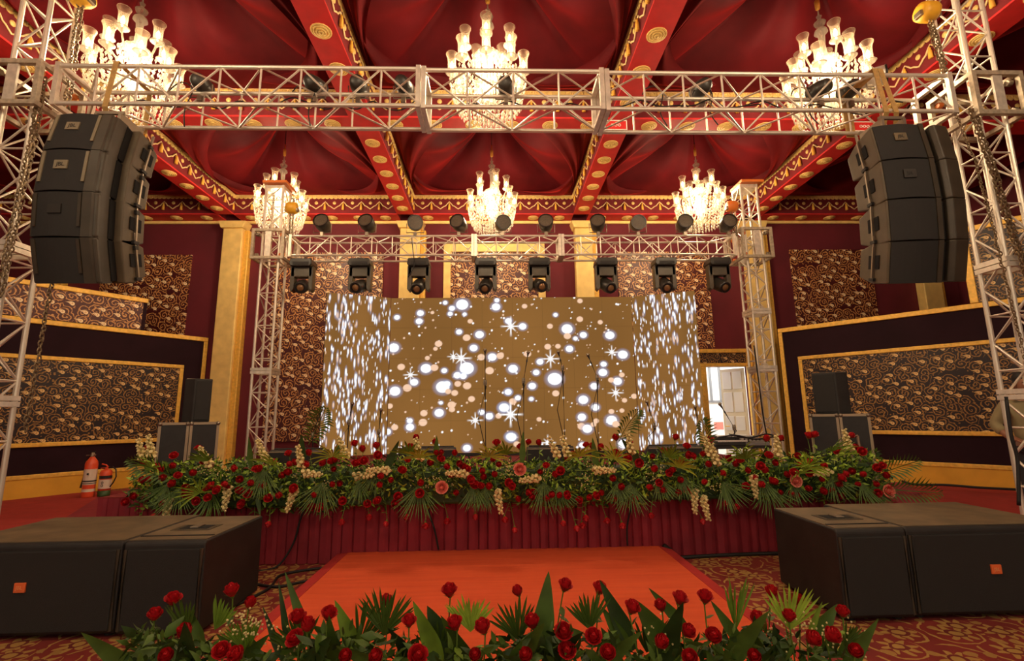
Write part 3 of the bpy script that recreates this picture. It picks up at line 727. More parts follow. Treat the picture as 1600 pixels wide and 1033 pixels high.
def hoist(p, label, matn, chains):
    p = Vector(p); t = thing('chain_hoist', p, label, 'chain hoist', 'chain hoists')
    M = Matrix.Translation(p) @ Matrix.Rotation(PI/2, 4, 'Y')
    MB().lathe([(0.05, -0.10), (0.105, -0.09), (0.115, -0.04), (0.115, 0.05), (0.10, 0.09), (0.04, 0.10)], 16, M).build('drum', matn, t, smooth=True)
    MB().cbox((p.x, p.y, p.z-0.04), (0.13, 0.05, 0.035)).build('gear_case', 'steel', t, bevel=0.01)
    MB().tube([(p.x, p.y, p.z+0.10), (p.x+.03, p.y, p.z+.16), (p.x, p.y, p.z+.21), (p.x-.03, p.y, p.z+.18)], 0.012, 6).build('hook', 'steel', t)
    for c in chains: chain(c, None, parent=t)
hoist((-4.72, 5.02, 6.18), 'yellow chain hoist with a long double chain at the left front tower', 'hoist_yellow', [[(-4.72, 5.02, 6.1), (-4.70, 5.02, 4.75)]])
hoist((5.10, 4.90, 6.02), 'yellow chain hoist with a long double chain at the right front tower', 'hoist_yellow', [[(5.12, 4.90, 5.9), (5.2, 4.9, 5.0), (5.28, 4.95, 4.75)]])
hoist((-3.96, 9.1, 5.42), 'small yellow chain hoist hanging from the left rear tower', 'hoist_yellow', [[(-3.96, 9.1, 5.32), (-3.95, 9.1, 4.85)]])
hoist((4.72, 9.1, 5.46), 'small orange chain hoist hanging from the right rear tower', 'hoist_orange', [[(4.72, 9.1, 5.36), (4.74, 9.1, 4.85)]])
chain([(-4.80, 4.82, 5.0), (-4.78, 4.80, 4.3), (-4.82, 4.8, 3.5), (-4.86, 4.8, 2.6)], 'rusty double chain hanging in front of the left front tower')
chain([(-4.50, 4.95, 3.0), (-4.52, 4.95, 2.4), (-4.55, 4.95, 1.3)], 'rusty chain hanging below the left speaker column', double=0)
chain([(5.30, 4.80, 4.7), (5.42, 4.80, 4.0), (5.50, 4.8, 3.2), (5.62, 4.8, 2.5)], 'rusty double chain hanging down the right front tower')
chain([(5.10, 4.80, 4.74), (5.30, 4.86, 4.1), (5.36, 4.86, 3.4), (5.42, 4.86, 2.2), (5.45, 4.86, 1.5)], 'thin dark chain hanging inside the right front tower', 0.04, 0.005, double=0)
def strap(x0, x1, zend, label):
    y0, y1, zb, zt = FT_Y-0.032, FT_Y+FT_S+0.032, FT_Z-0.06, FT_Z+FT_S+0.034
    path = [(x1, y0+0.18, zend), (x0+(x1-x0)*0.5, y0-0.005, zb), (x0, y0-0.005, zt), (x0, y1, zt), (x0, y1, zb), (x1, y0+0.22, zend)]
    mb = MB(); vs = []
    for p in path:
        vs += [(p[0]-0.028, p[1], p[2]), (p[0]+0.028, p[1], p[2])]
    fs = [(2*i, 2*i+1, 2*i+3, 2*i+2) for i in range(len(path)-1)]
    o = mb.add(vs, fs).build('ratchet_strap', 'strap', None, loc=path[0]); m = o.modifiers.new('thick', 'SOLIDIFY'); m.thickness = 0.006
    return tag(o, label, 'strap', 'lifting straps')
strap(-4.02, -4.13, 4.46, 'tan lifting strap looped over the front truss above the left speakers')
strap(4.24, 4.36, 4.46, 'tan lifting strap above the right speakers, hanging straight')
strap(4.30, 4.52, 4.46, 'tan lifting strap above the right speakers, slanting to the right')

# ================================================================== HANGING SPEAKERS
def array_left():
    hinge = Vector((-4.03, 4.50, 4.37)); W = 0.60
    pit = (11, 3, -5, -16)
    for i, nm in enumerate(('top cabinet with a bright badge', 'second cabinet with a brown badge', 'third cabinet, below the two badged ones', 'bottom cabinet, tilted down')):
        Hh = 0.435
        M = Matrix.Translation(hinge) @ Matrix.Rotation(math.radians(-pit[i]), 4, 'X')
        t = thing('line_array_cabinet', hinge, 'black speaker cabinet in the left hanging column, ' + nm, 'speaker', 'left hanging speakers')
        def P(mb, name, m, **kw): return mb.build(name, m, t, **kw)
        g = 0.004
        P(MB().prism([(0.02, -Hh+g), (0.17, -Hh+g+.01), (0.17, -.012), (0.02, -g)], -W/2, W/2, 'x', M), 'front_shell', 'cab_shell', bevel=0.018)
        # bowed grille
        poly = [(-W/2+0.03, 0.03)] + [(-W/2+0.03+(W-0.15)*k/8, 0.012-0.028*math.sin(PI*k/8)) for k in range(9)] + [(W/2-0.12, 0.03)]
        P(MB().prism(poly, -Hh+0.008, -0.008, 'z', M), 'grille', 'grille')
        P(MB().prism([(W/2-0.12, 0.03), (W/2-0.12, 0.0), (W/2-0.04, 0.005), (W/2+0.0, 0.06), (W/2+.012, 0.16), (W/2-0.02, 0.165)], -Hh+g, -g, 'z', M), 'side_flank', 'cab_shell', smooth=False)
        P(MB().prism([(0.15, -Hh+g+.02), (0.26, -Hh+.03), (0.26, -.03), (0.15, -.02)], -W/2+.02, W/2+0.02, 'x', M), 'recess', 'groove')
        P(MB().prism([(0.22, -Hh+g), (0.36, -Hh+g), (0.52, -Hh+0.07), (0.52, -0.07), (0.36, -g), (0.22, -g)], -W/2+.04, W/2+0.09, 'x', M), 'rear_shell', 'cab_rear', bevel=0.012)
        xs = W/2+0.092
        for (a, b) in ((0.31, 0.37), (0.40, 0.46)):
            P(MB().box((xs, a, -0.27), (xs+0.008, b, -0.14), M), 'handle_slot', 'groove')
        P(MB().box((xs, 0.375, -Hh+.03), (xs+0.022, 0.395, -0.06), M), 'rigging_bar', 'steel')
        P(MB().box((xs-.006, 0.377, -0.07), (xs+0.016, 0.393, 0.07), M), 'link_bar', 'steel')
        P(MB().cbox((xs+.012, 0.385, -Hh+0.045), (0.014, 0.035, 0.016), M), 'rigging_pin', 'ink'); P(MB().cbox((xs+.012, 0.385, -0.08), (0.014, 0.022, 0.02), M), 'rigging_pin', 'ink')
        for s in (-1, 1):
            xx = -W/2+0.045 if s < 0 else W/2-0.155
            P(MB().box((xx, -0.006, -Hh+0.1), (xx+.028, 0.006, -0.02), M), 'corner_guard', 'badge' if i < 2 else 'cab_shell')
        if i < 3:
            bm_ = 'badge' if i < 2 else 'plastic'
            c = M @ Vector((-0.05, -0.022, -0.17)); R = (M @ Matrix.Rotation(PI/2, 4, 'X')).to_quaternion()
            P(MB().cbox((-0.05, -0.020, -0.17), (0.062, 0.006, 0.044), M), 'badge', bm_)
            if i < 2: text_part('badge_lettering', 'JBL', 0.055, M @ Vector((-0.05, -0.028, -0.17)), R, 'ink', t)
        hinge = M @ Vector((0, 0, -Hh))
def array_right():
    hinge = Vector((4.15, 4.50, 4.31)); W = 0.52
    pit = (9, 1, -6, -16)
    for i, nm in enumerate(('top cabinet under the straps', 'second cabinet, level with the ceiling beam end', 'third cabinet, without a badge', 'bottom cabinet, tilted down')):
        Hh = 0.425
        M = Matrix.Translation(hinge) @ Matrix.Rotation(math.radians(-6), 4, 'Z') @ Matrix.Rotation(math.radians(-pit[i]), 4, 'X')
        t = thing('line_array_cabinet', hinge, 'black speaker cabinet in the right hanging column, ' + nm, 'speaker', 'right hanging speakers')
        def P(mb, name, m, **kw): return mb.build(name, m, t, **kw)
        g = 0.004
        P(MB().prism([(0.02, -Hh+g), (0.26, -Hh+g), (0.46, -Hh+0.07), (0.46, -0.07), (0.26, -g), (0.02, -g)], -W/2, W/2, 'x', M), 'body', 'cab_rear', bevel=0.014)
        poly = [(-W/2+0.02, 0.03)] + [(-W/2+0.02+(W-0.08)*k/8, 0.012-0.026*math.sin(PI*k/8)) for k in range(9)] + [(W/2-0.06, 0.03)]
        P(MB().prism(poly, -Hh+0.008, -0.008, 'z', M), 'grille', 'grille')
        P(MB().prism([(W/2-0.06, 0.03), (W/2-0.06, 0.0), (W/2-0.01, 0.006), (W/2+.015, 0.05), (W/2+.01, 0.12), (W/2-.02, .12)], -Hh+g, -g, 'z', M), 'side_flank', 'cab_shell')
        P(MB().box((W/2-0.01, 0.09, -Hh+.02), (W/2+0.10, 0.30, -.02), M), 'recess', 'groove')
        P(MB().prism([(W/2+0.07, 0.05), (W/2+0.11, 0.02), (W/2+0.26, 0.06), (W/2+0.30, 0.12), (W/2+0.30, 0.36), (W/2+0.07, 0.36)], -Hh+g, -g, 'z', M), 'outer_shell', 'cab_shell', bevel=0.012)
        xs = -W/2-0.002
        for (a, b) in ((0.14, 0.20), (0.24, 0.30)):
            P(MB().box((xs-0.008, a, -0.27), (xs, b, -0.13), M), 'handle_slot', 'groove')
        P(MB().box((xs-0.022, 0.215, -Hh+.03), (xs, 0.233, -0.04), M), 'rigging_bar', 'steel')
        P(MB().box((xs-.018, 0.217, -0.05), (xs+0.006, 0.231, 0.07), M), 'link_bar', 'steel')
        P(MB().cbox((xs-.012, 0.224, -Hh+0.045), (0.014, 0.035, 0.016), M), 'rigging_pin', 'ink')
        if i < 2:
            R = (M @ Matrix.Rotation(PI/2, 4, 'X')).to_quaternion()
            P(MB().cbox((-0.02, -0.020, -0.17), (0.058, 0.006, 0.044), M), 'badge', 'plastic' if i else 'cab_top')
            text_part('badge_lettering', 'JBL', 0.05, M @ Vector((-0.02, -0.028, -0.17)), R, 'ink', t)
        hinge = M @ Vector((0, 0, -Hh))
array_left(); array_right()
for x, lab in ((-3.93, 'left'), (4.25, 'right')):
    t = thing('rigging_frame', (x, 4.7, 4.4), 'black steel rigging frame on top of the %s hanging speakers' % lab, 'frame', 'speaker rigging frames')
    for dx in (-0.12, 0.12): MB().cbox((x+dx, 4.80, 4.42), (0.015, 0.16, 0.055)).build('side_bar', 'steel', t)
    for dy in (0.12, 0.4): MB().cbox((x, 4.55+dy, 4.49), (0.14, 0.015, 0.015)).build('cross_bar', 'steel', t)

# ================================================================== SUBWOOFERS
def sub(x0, x1, y0, y1, zt, label, badge=None, handle=None, ang=0, pivot=None):
    t = thing('subwoofer', ((x0+x1)/2, (y0+y1)/2, 0), label, 'subwoofer', 'subwoofers in front of the stage')
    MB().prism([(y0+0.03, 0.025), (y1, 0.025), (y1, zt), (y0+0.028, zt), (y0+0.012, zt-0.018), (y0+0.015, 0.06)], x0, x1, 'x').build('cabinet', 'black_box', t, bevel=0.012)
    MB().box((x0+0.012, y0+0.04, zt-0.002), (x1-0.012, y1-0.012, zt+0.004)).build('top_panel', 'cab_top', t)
    MB().box((x0+0.03, y0, 0.05), (x1-0.03, y0+0.03, zt-0.05)).build('grille', 'grille', t, bevel=0.008)
    for a in (x0+0.08, x1-0.08):
        for b in (y0+0.1, y1-0.08): MB().lathe([(0.03, 0), (0.03, 0.028)], 10, Matrix.Translation((a, b, 0))).build('foot', 'cable', t)
    if badge:
        bx, bz = badge
        MB().cbox((bx, y0-0.004, bz), (0.036, 0.006, 0.030)).build('badge', 'badge_orange', t, bevel=0.003)
        text_part('badge_lettering', 'JBL', 0.032, (bx, y0-0.012, bz), (PI/2, 0, 0), 'badge_light', t)
    if handle:
        hx, hy = handle
        MB().box((hx-0.14, hy-0.10, zt+0.003), (hx+0.14, hy+0.08, zt+0.007)).build('handle_plate', 'cab_shell', t)
        MB().box((hx-0.10, hy-0.06, zt+0.006), (hx+0.10, hy+0.05, zt+0.009)).build('handle_recess', 'groove', t)
        MB().box((hx-0.03, hy-0.055, zt+0.008), (hx+0.03, hy+0.045, zt+0.020)).build('handle_bar', 'steel', t, bevel=0.004)
        MB().box((x0+0.02, y0+0.13, zt+0.003), (x1-0.02, y0+0.15, zt+0.0075)).build('groove_line', 'groove', t)
    for a in (x0+0.02, x1-0.02): MB().tube([(a, y0+0.012, 0.05), (a, y0+0.008, zt-0.05)], 0.012, 6).build('edge_bead', 'cab_shell', t)
    return t
SZ = 0.60
sub(-3.70, -2.505, 3.53, 4.42, SZ, 'long black subwoofer with an orange badge, left of the carpeted step', badge=(-3.12, 0.33))
sub(-2.49, -1.955, 3.52, 4.34, SZ, 'short black subwoofer with a top handle, left of the carpeted step', handle=(-2.24, 3.92))
sub(2.31, 2.80, 3.46, 4.24, SZ, 'short black subwoofer with a top handle, right of the carpeted step', handle=(2.57, 3.84))
sub(2.815, 4.00, 3.48, 4.36, SZ, 'long black subwoofer with an orange badge, right of the carpeted step', badge=(3.40, 0.32))

# ================================================================== STAGE LIGHTS
def aim(dirv, loc):
    q = Vector(dirv).to_track_quat('Z', 'Y'); return Matrix.Translation(Vector(loc)) @ q.to_matrix().to_4x4()
def moving_head(x, y, ztop, tilt, yaw, label):
    t = thing('moving_head_light', (x, y, ztop), label, 'stage light', 'moving head lights under the rear truss')
    P = lambda mb, n, m, **k: mb.build(n, m, t, **k)
    P(MB().box((x-.02, y-.02, ztop-0.045), (x+.02, y+.02, ztop+0.02)), 'clamp', 'steel')
    P(MB().prism([(x-.19, ztop-.13), (x-.17, ztop-.035), (x+.17, ztop-.035), (x+.19, ztop-.13), (x+.16, ztop-.17), (x-.16, ztop-.17)], y-.15, y+.15, 'y'), 'base', 'plastic', bevel=0.012)
    P(MB().box((x-.12, y-.158, ztop-.15), (x+.14, y-.14, ztop-.10)), 'display', 'ink')
    for s in (-1, 1):
        P(MB().prism([(s*.115, -.15), (s*.19, -.15), (s*.19, -.56), (s*.155, -.60), (s*.115, -.55)] if s > 0 else [(s*.19, -.15), (s*.115, -.15), (s*.115, -.55), (s*.155, -.60), (s*.19, -.56)], y-.07, y+.07, 'y', Matrix.Translation((x, 0, ztop))), 'yoke_arm', 'yoke_grey', bevel=0.012)
    P(MB().box((x-.18, y-.07, ztop-.34), (x+.18, y+.07, ztop-.165)), 'yoke_bridge', 'yoke_grey', bevel=0.012)
    d = Vector((math.sin(yaw), -math.cos(tilt), -math.sin(tilt))); M = aim(d, (x, y, ztop-0.49))
    P(MB().lathe([(0.03, -.22), (0.09, -.21), (0.112, -.10), (0.112, .08), (0.104, .17), (0.098, .20)], 16, M), 'head', 'plastic', smooth=True)
    P(MB().lathe([(0.088, .17), (0.088, .215), (0.066, .215), (0.066, .19)], 16, M, cap=False), 'lens_ring', 'lens_rim')
    P(MB().lathe([(0.066, .19), (0.05, .205), (0.02, .212), (0.001, .213)], 16, M, cap=False), 'lens', 'lens', smooth=True)
    t.scale = (1.12,)*3
    return t
for i, (u, nm) in enumerate(((474, 'first from the left, beside the left rear tower'), (564, 'second from the left, over the left side screen'), (655, 'third from the left, in front of a gold column'), (759, 'fourth from the left, against the centre brocade'), (842, 'fifth from the left, at the right edge of the centre brocade'), (946, 'sixth from the left, right of a gold column'), (1037, 'seventh from the left, over the right side screen'), (1121, 'eighth from the left, beside the right rear tower'))):
    p = at(u, 405, 9.12)
    moving_head(p.x, 9.15, BT_Z-0.02, random.uniform(0.35, 0.6), random.uniform(-.15, .25), 'moving head light under the rear truss, ' + nm.replace('from the left, ', ''))
def par_can(x, y, z, d, label, group, r=0.125, up=True, matb='plastic', parentbar=True):
    t = thing('par_light', (x, y, z), label, 'stage light', group)
    M = aim(d, (x, y, z + (0.20 if up else -0.20))); P = lambda mb, n, m, **k: mb.build(n, m, t, **k)
    P(MB().lathe([(0.05, -.16), (r*0.8, -.14), (r, -.02), (r, .07), (r*0.96, .09)], 18, M), 'can', matb, smooth=True)
    P(MB().lathe([(r*0.98, .085), (r*1.03, .095), (r*1.03, .105), (r*0.9, .105)], 18, M, cap=False), 'rim', 'lens_rim')
    P(MB().lathe([(r*0.92, .090), (0.001, .094)], 18, M, cap=False), 'led_face', 'led_face')
    s = 1 if up else -1; zc = z + s*0.20; e = r+0.02
    P(MB().tube([(x-e, y, zc), (x-e, y, z+s*0.04), (x+e, y, z+s*0.04), (x+e, y, zc)], 0.009, 6), 'yoke', 'steel')
    P(MB().box((x-.025, y-.03, z-.02), (x+.025, y+.03, z+.045) if up else (x+.025, y+.03, z+.02)), 'clamp', 'steel')
    return t
for i, u in enumerate((504, 574, 649, 717, 785, 853, 934, 996, 1069, 1137)):
    p = at(u, 352, 9.0); a = random.uniform(-.5, .5); ordn = ('first', 'second', 'third', 'fourth', 'fifth', 'sixth', 'seventh', 'eighth', 'ninth', 'tenth')[i]
    pc = par_can(p.x, 9.0, BT_Z+BT_S+0.02, (a*0.6, -1, random.uniform(-.15, .3)), 'round black spotlight standing on top of the rear truss, %s from the left' % ordn, 'par lights on the rear truss'); pc.scale = (1.15,)*3
for i, (u, nm) in enumerate(((318, 'nearest the left chandelier'), (495, 'third bay of the left section'), (562, 'under the inner left beam'), (632, 'with a blue glint, beside the left joint'), (790, 'below the middle chandelier'), (1092, 'right of the right joint'), (1275, 'left of the right chandelier'), (1322, 'under the right chandelier'))):
    p = at(u, 110, 5.24)
    par_can(p.x, 5.24, FT_Z+FT_S-0.09, (random.uniform(-.3, .3), 1, 0.25), 'dark spotlight on the front truss, ' + nm, 'lights on the front truss', r=0.10)
par_can(4.58, 5.15, FT_Z+FT_S+0.02, (0.9, -0.6, 0.0), 'silver can light lying on the front truss above the right speakers', 'lights on the front truss', r=0.11, matb='alu')
def cable(pts, r, label, group='loose cables', n=6, cat='cable', matn='cable'):
    P = [Vector(p) for p in pts]; out = []
    for i in range(len(P)-1):
        p0, p1, p2, p3 = P[max(i-1, 0)], P[i], P[i+1], P[min(i+2, len(P)-1)]
        for k in range(6):
            t = k/6; out.append(0.5*((2*p1) + (p2-p0)*t + (2*p0-5*p1+4*p2-p3)*t*t + (3*p1-p0-3*p2+p3)*t**3))
    out.append(P[-1])
    return tag(MB().tube(out, r, n).build('cable', matn, None, loc=out[0], smooth=True), label, cat, group)
for k, (x0, x1) in enumerate(((-4.3, -2.3), (-2.5, -0.9), (-0.6, 1.1), (1.3, 3.2), (3.0, 4.9))):
    pts = [(x0+(x1-x0)*i/9, 5.22+random.uniform(-.05, .05), FT_Z+FT_S-0.06-random.uniform(0, .14)) for i in range(10)]
    cable(pts, 0.008, 'black power cable strung along inside the front truss, run %s' % ('nearest the left tower', 'left of the middle section', 'through the middle section', 'right of the middle section', 'nearest the right tower')[k])
for k, (x, nm) in enumerate(((-3.6, 'far left'), (-2.2, 'left'), (1.9, 'right'), (2.5, 'right, with a hanging end'), (3.7, 'far right'))):
    cable([(x-.15, 5.2, 5.13), (x-.1, 5.22, 5.22), (x, 5.2, 5.24), (x+.1, 5.22, 5.16), (x+.05, 5.2, 4.9), (x+.1, 5.15, 4.65+0.02*k)], 0.007, 'tangled black cable loop on the front truss, ' + nm)
cable([(-1.62, 9.0, 4.8), (-1.58, 8.97, 4.5), (-1.55, 8.96, 4.2), (-1.66, 8.96, 3.98)], 0.008, 'black cable hanging below the rear truss by the gold column')

# ================================================================== LED SCREEN
def led_panel(t, name, A, B, z0, z1, nx, nz, img, res):
    """tiles between A and B (xy), own pixels per tile; img(h,w,3) bottom row first"""
    A, B = Vector((*A, 0)), Vector((*B, 0)); d = B-A; n = Vector((d.y, -d.x, 0)).normalized()
    Hh, Ww = img.shape[:2]; tw, th = Ww//nx, Hh//nz
    for i in range(nx):
        for j in range(nz):
            sub_ = img[j*th:(j+1)*th+1, i*tw:(i+1)*tw+1]
            h, w_ = sub_.shape[:2]
            gx = (np.arange(w_)/(w_-1)*(1-0.003)+0.0015 + i)/nx; gz = (np.arange(h)/(h-1)*(1-0.003)+0.0015 + j)/nz
            X, Zg = np.meshgrid(gx, gz)
            px = A.x + d.x*X + n.x*0.04; py = A.y + d.y*X + n.y*0.04; pz = z0 + (z1-z0)*Zg
            loc = Vector((float(px.mean()), float(py.mean()), z0 + (z1-z0)*j/nz))
            V = np.stack([px-loc.x, py-loc.y, pz-loc.z], -1).reshape(-1, 3)
            idx = np.arange(h*w_).reshape(h, w_)
            Q = np.stack([idx[:-1, :-1], idx[:-1, 1:], idx[1:, 1:], idx[1:, :-1]], -1).reshape(-1, 4)
            me = bpy.data.meshes.new('screen_tile'); me.vertices.add(len(V)); me.vertices.foreach_set('co', V.ravel())
            me.loops.add(Q.size); me.loops.foreach_set('vertex_index', Q.ravel().astype(np.int32))
            me.polygons.add(len(Q)); me.polygons.foreach_set('loop_start', np.arange(0, Q.size, 4, dtype=np.int32)); me.polygons.foreach_set('loop_total', np.full(len(Q), 4, dtype=np.int32))
            me.update(calc_edges=True)
            ca = me.color_attributes.new('Col', 'FLOAT_COLOR', 'POINT')
            ca.data.foreach_set('color', np.concatenate([sub_.reshape(-1, 3), np.ones((h*w_, 1))], 1).astype(np.float32).ravel())
            me.materials.append(MATS['led_pixels'])
            put('screen_tile', me, t, loc)
    vs = [A, B, B-n*0.10, A-n*0.10]; vs = [(v.x+n.x*0.03, v.y+n.y*0.03, z) for z in (z0, z1) for v in vs]
    MB().add(vs, [(0,3,2,1),(4,5,6,7),(0,1,5,4),(1,2,6,5),(2,3,7,6),(3,0,4,7)]).build('back_housing', 'case_panel', t)
BGC = np.array([0.262, 0.118, 0.028])
def bg(h, w_):
    img = np.zeros((h, w_, 3)); yy, xx = np.mgrid[0:h, 0:w_]
    g = 0.92 + 0.12*np.sin(xx/w_*9)*np.sin(yy/h*5+1) + 0.06*((xx+yy) % 2)
    return img + BGC*g[..., None]
WHITE, PEACH, HALO = np.array([1.25, 1.25, 1.25]), np.array([0.95, 0.62, 0.42]), np.array([0.42, 0.50, 0.75])
def disc(img, x, y, rx, ry, col, halo=0.0):
    h, w_ = img.shape[:2]; R = int(max(rx, ry)*2.6+2)
    x0, x1, y0, y1 = max(0, int(x)-R), min(w_, int(x)+R+1), max(0, int(y)-R), min(h, int(y)+R+1)
    if x0 >= x1 or y0 >= y1: return
    yy, xx = np.mgrid[y0:y1, x0:x1]; q = np.sqrt(((xx-x)/rx)**2 + ((yy-y)/ry)**2)
    if halo: 
        a = np.clip(1.75-q, 0, 1)[..., None]*halo*0.75; img[y0:y1, x0:x1] = img[y0:y1, x0:x1]*(1-a) + HALO*a
    a = np.clip((1.08-q)*max(2.0, min(rx, ry)*1.2), 0, 1)[..., None]; img[y0:y1, x0:x1] = img[y0:y1, x0:x1]*(1-a) + col*a
def star(img, x, y, R):
    h, w_ = img.shape[:2]; k = int(R)+1
    x0, x1, y0, y1 = max(0, int(x)-k), min(w_, int(x)+k+1), max(0, int(y)-k), min(h, int(y)+k+1)
    if x0 >= x1 or y0 >= y1: return
    yy, xx = np.mgrid[y0:y1, x0:x1]; dx, dy = xx-x, yy-y; r = np.hypot(dx, dy)+1e-6; th = np.arctan2(dy, dx)
    spike = np.abs(np.cos(4*th))**14; reach = R*np.where(np.abs(np.cos(2*th)) > 0.7, 1.0, 0.7)
    a = np.clip(spike*(1-r/reach)*2.2, 0, 1) + np.clip(1.2-r/(R*0.30), 0, 1); a = np.clip(a, 0, 1)[..., None]
    img[y0:y1, x0:x1] = img[y0:y1, x0:x1]*(1-a) + np.array([1.3, 1.3, 1.3])*a
W_, H_ = 400, 255
ci = bg(H_, W_)
D1 = [(1300,140,35,1),(1500,155,25,1),(1505,115,15,1),(1240,162,18,1),(1230,195,15,1),(1055,190,20,1),(918,214,17,1),(1048,238,20,1),(1125,187,12,0),(1200,128,14,1),(1348,240,16,0),(1315,198,13,1),(1283,303,18,1),(1328,338,23,0),(1404,320,25,1),(1370,400,23,1),(1163,373,22,0),(1145,403,14,0),(900,395,30,1),(945,508,22,0),(1090,518,30,1),(1140,514,23,0),(1098,457,15,0),(1330,520,40,1),(1275,560,22,1),(1310,565,20,1),(1415,455,22,0),(1480,455,25,1),(1527,448,22,0),(1465,535,25,0),(910,648,30,1),(982,630,25,0),(1022,598,23,1),(1190,627,38,1),(1215,610,20,1),(1278,610,20,0),(1333,622,24,0),(1222,653,18,0),(1260,662,20,0),(1360,698,20,0),(880,733,18,0),(1243,730,23,0),(1245,757,18,0),(1080,776,21,0),(1170,775,26,1),(1075,828,24,0),(998,818,17,1),(1000,853,23,1),(910,853,20,0),(868,878,20,1),(1420,775,17,1),(1465,798,22,1),(1520,797,18,0),(1550,750,27,1),(1335,975,22,1),(1578,660,18,1),(1590,915,25,1),(1180,718,12,1),(1198,532,17,1)]
D2 = [(145,152,17,0),(297,273,18,0),(135,273,22,1),(50,240,20,1),(400,290,32,1),(402,333,22,0),(497,327,21,1),(285,396,20,0),(346,394,17,0),(415,410,22,1),(450,348,14,1),(655,330,27,1),(733,447,28,1),(598,251,16,0),(475,122,17,0),(475,232,20,0),(240,485,20,1),(218,548,19,1),(80,525,27,1),(165,438,22,0),(328,587,40,1),(195,627,22,1),(335,671,21,0),(52,660,20,1),(80,715,22,0),(30,750,28,1),(110,695,17,1),(190,702,14,1),(620,503,18,1),(616,552,25,1),(565,632,22,1),(703,605,25,1),(665,597,18,0),(728,567,17,0),(500,710,28,1),(573,755,22,1),(802,693,18,0),(745,716,16,0),(668,780,17,0),(730,775,15,0),(492,810,24,1),(237,819,15,0),(670,830,30,1),(695,852,22,0),(490,862,23,0),(525,876,27,1),(562,852,17,0),(578,832,17,0),(75,917,27,1),(105,957,19,0),(740,965,28,1),(495,968,18,1),(10,440,15,0),(330,205,14,1)]
S1 = [(1297,460,62),(1250,450,36),(1000,555,42),(1383,820,46),(950,980,46)]; S2 = [(65,272,60),(302,468,56),(668,432,42),(693,672,46),(68,790,72),(290,952,46)]
def to_uv(x, y, ox):
    u, v = ox+x/3.81, 440+y/3.81; f = (v-465)/235; l, r_ = 612-5*f, 985+15*f
    return (u-l)/(r_-l)*W_, (1-(v-465)/238)*H_
for _ in range(330):
    s = rng.choice([0.8, 1.0, 1.3, 1.9]); disc(ci, rng.uniform(0, W_), rng.uniform(0, H_), s, s, WHITE if rng.random() < .55 else PEACH)
for L_, ox in ((D1, 380), (D2, 780)):
    for x, y, r_, k in L_:
        a, b = to_uv(x, y, ox); q = r_/3.81*1.04; disc(ci, a, b, q, q*0.86, WHITE if k else PEACH, 0.9 if k else 0.0)
for L_, ox in ((S1, 380), (S2, 780)):
    for x, y, r_ in L_: a, b = to_uv(x, y, ox); star(ci, a, b, r_/3.81*1.15)
def streaks():
    im = bg(H_, 150)
    for _ in range(430):
        x, y = rng.uniform(0, 150), rng.uniform(0, H_); k = rng.random()
        rx = 0.9+1.3*k**2; disc(im, x, y, rx, rx*rng.uniform(2.0, 4.2), WHITE if rng.random() < .8 else PEACH, 0.8 if k > .5 else 0)
    return im
LZ0, LZ1 = STAGE_Z+0.06, 3.70
CLx, CRx, LY = -2.07, 2.69, 9.5
scr = thing('led_screen', (0.3, LY, STAGE_Z), 'wide LED screen showing white bokeh dots and stars on brown', 'LED screen', 'LED screens on the stage')
led_panel(scr, 'c', (CLx, LY), (CRx, LY), LZ0, LZ1, 8, 5, ci, 1)
MB().box((CLx, LY-0.03, STAGE_Z), (CRx, LY+0.3, LZ0)).build('base', 'case_panel', scr)
sl = thing('led_screen', (-2.6, 9.25, STAGE_Z), 'angled LED side screen with white falling streaks, left of the main screen', 'LED screen', 'LED screens on the stage')
led_panel(sl, 'l', (-3.17, 9.02), (CLx-0.02, LY-0.02), LZ0, LZ1, 3, 5, streaks(), 1)
sr = thing('led_screen', (3.2, 9.25, STAGE_Z), 'angled LED side screen with white falling streaks, right of the main screen', 'LED screen', 'LED screens on the stage')
led_panel(sr, 'r', (CRx+0.02, LY-0.02), (3.80, 9.02), LZ0, LZ1, 3, 5, streaks(), 1)

# ================================================================== DOORWAY
dr = thing('door_1', (6.0, YB+0.2, 0), 'cream panelled door leaf standing open in the bright doorway', 'door', None, 'structure')
Md = Matrix.Translation((DX1-0.02, YB+0.16, 0)) @ Matrix.Rotation(math.radians(128), 4, 'Z')
MB().box((0, -0.025, 0.01), (0.62, 0.025, DZ-0.02), Md).build('door_leaf', 'cream_door', dr)
for z0, z1 in ((0.15, 0.85), (0.95, 1.30), (1.40, 1.9), (1.98, 2.42)):
    for x0 in (0.06, 0.33):
        MB().box((x0, 0.02, z0), (x0+0.23, 0.036, z1), Md).build('door_panel', 'white_paint', dr, bevel=0.01)
MB().tube([Md @ Vector((0.55, 0.03, 1.05)), Md @ Vector((0.55, 0.08, 1.05)), Md @ Vector((0.44, 0.08, 1.05))], 0.014, 6).build('door_handle', 'gold', dr)
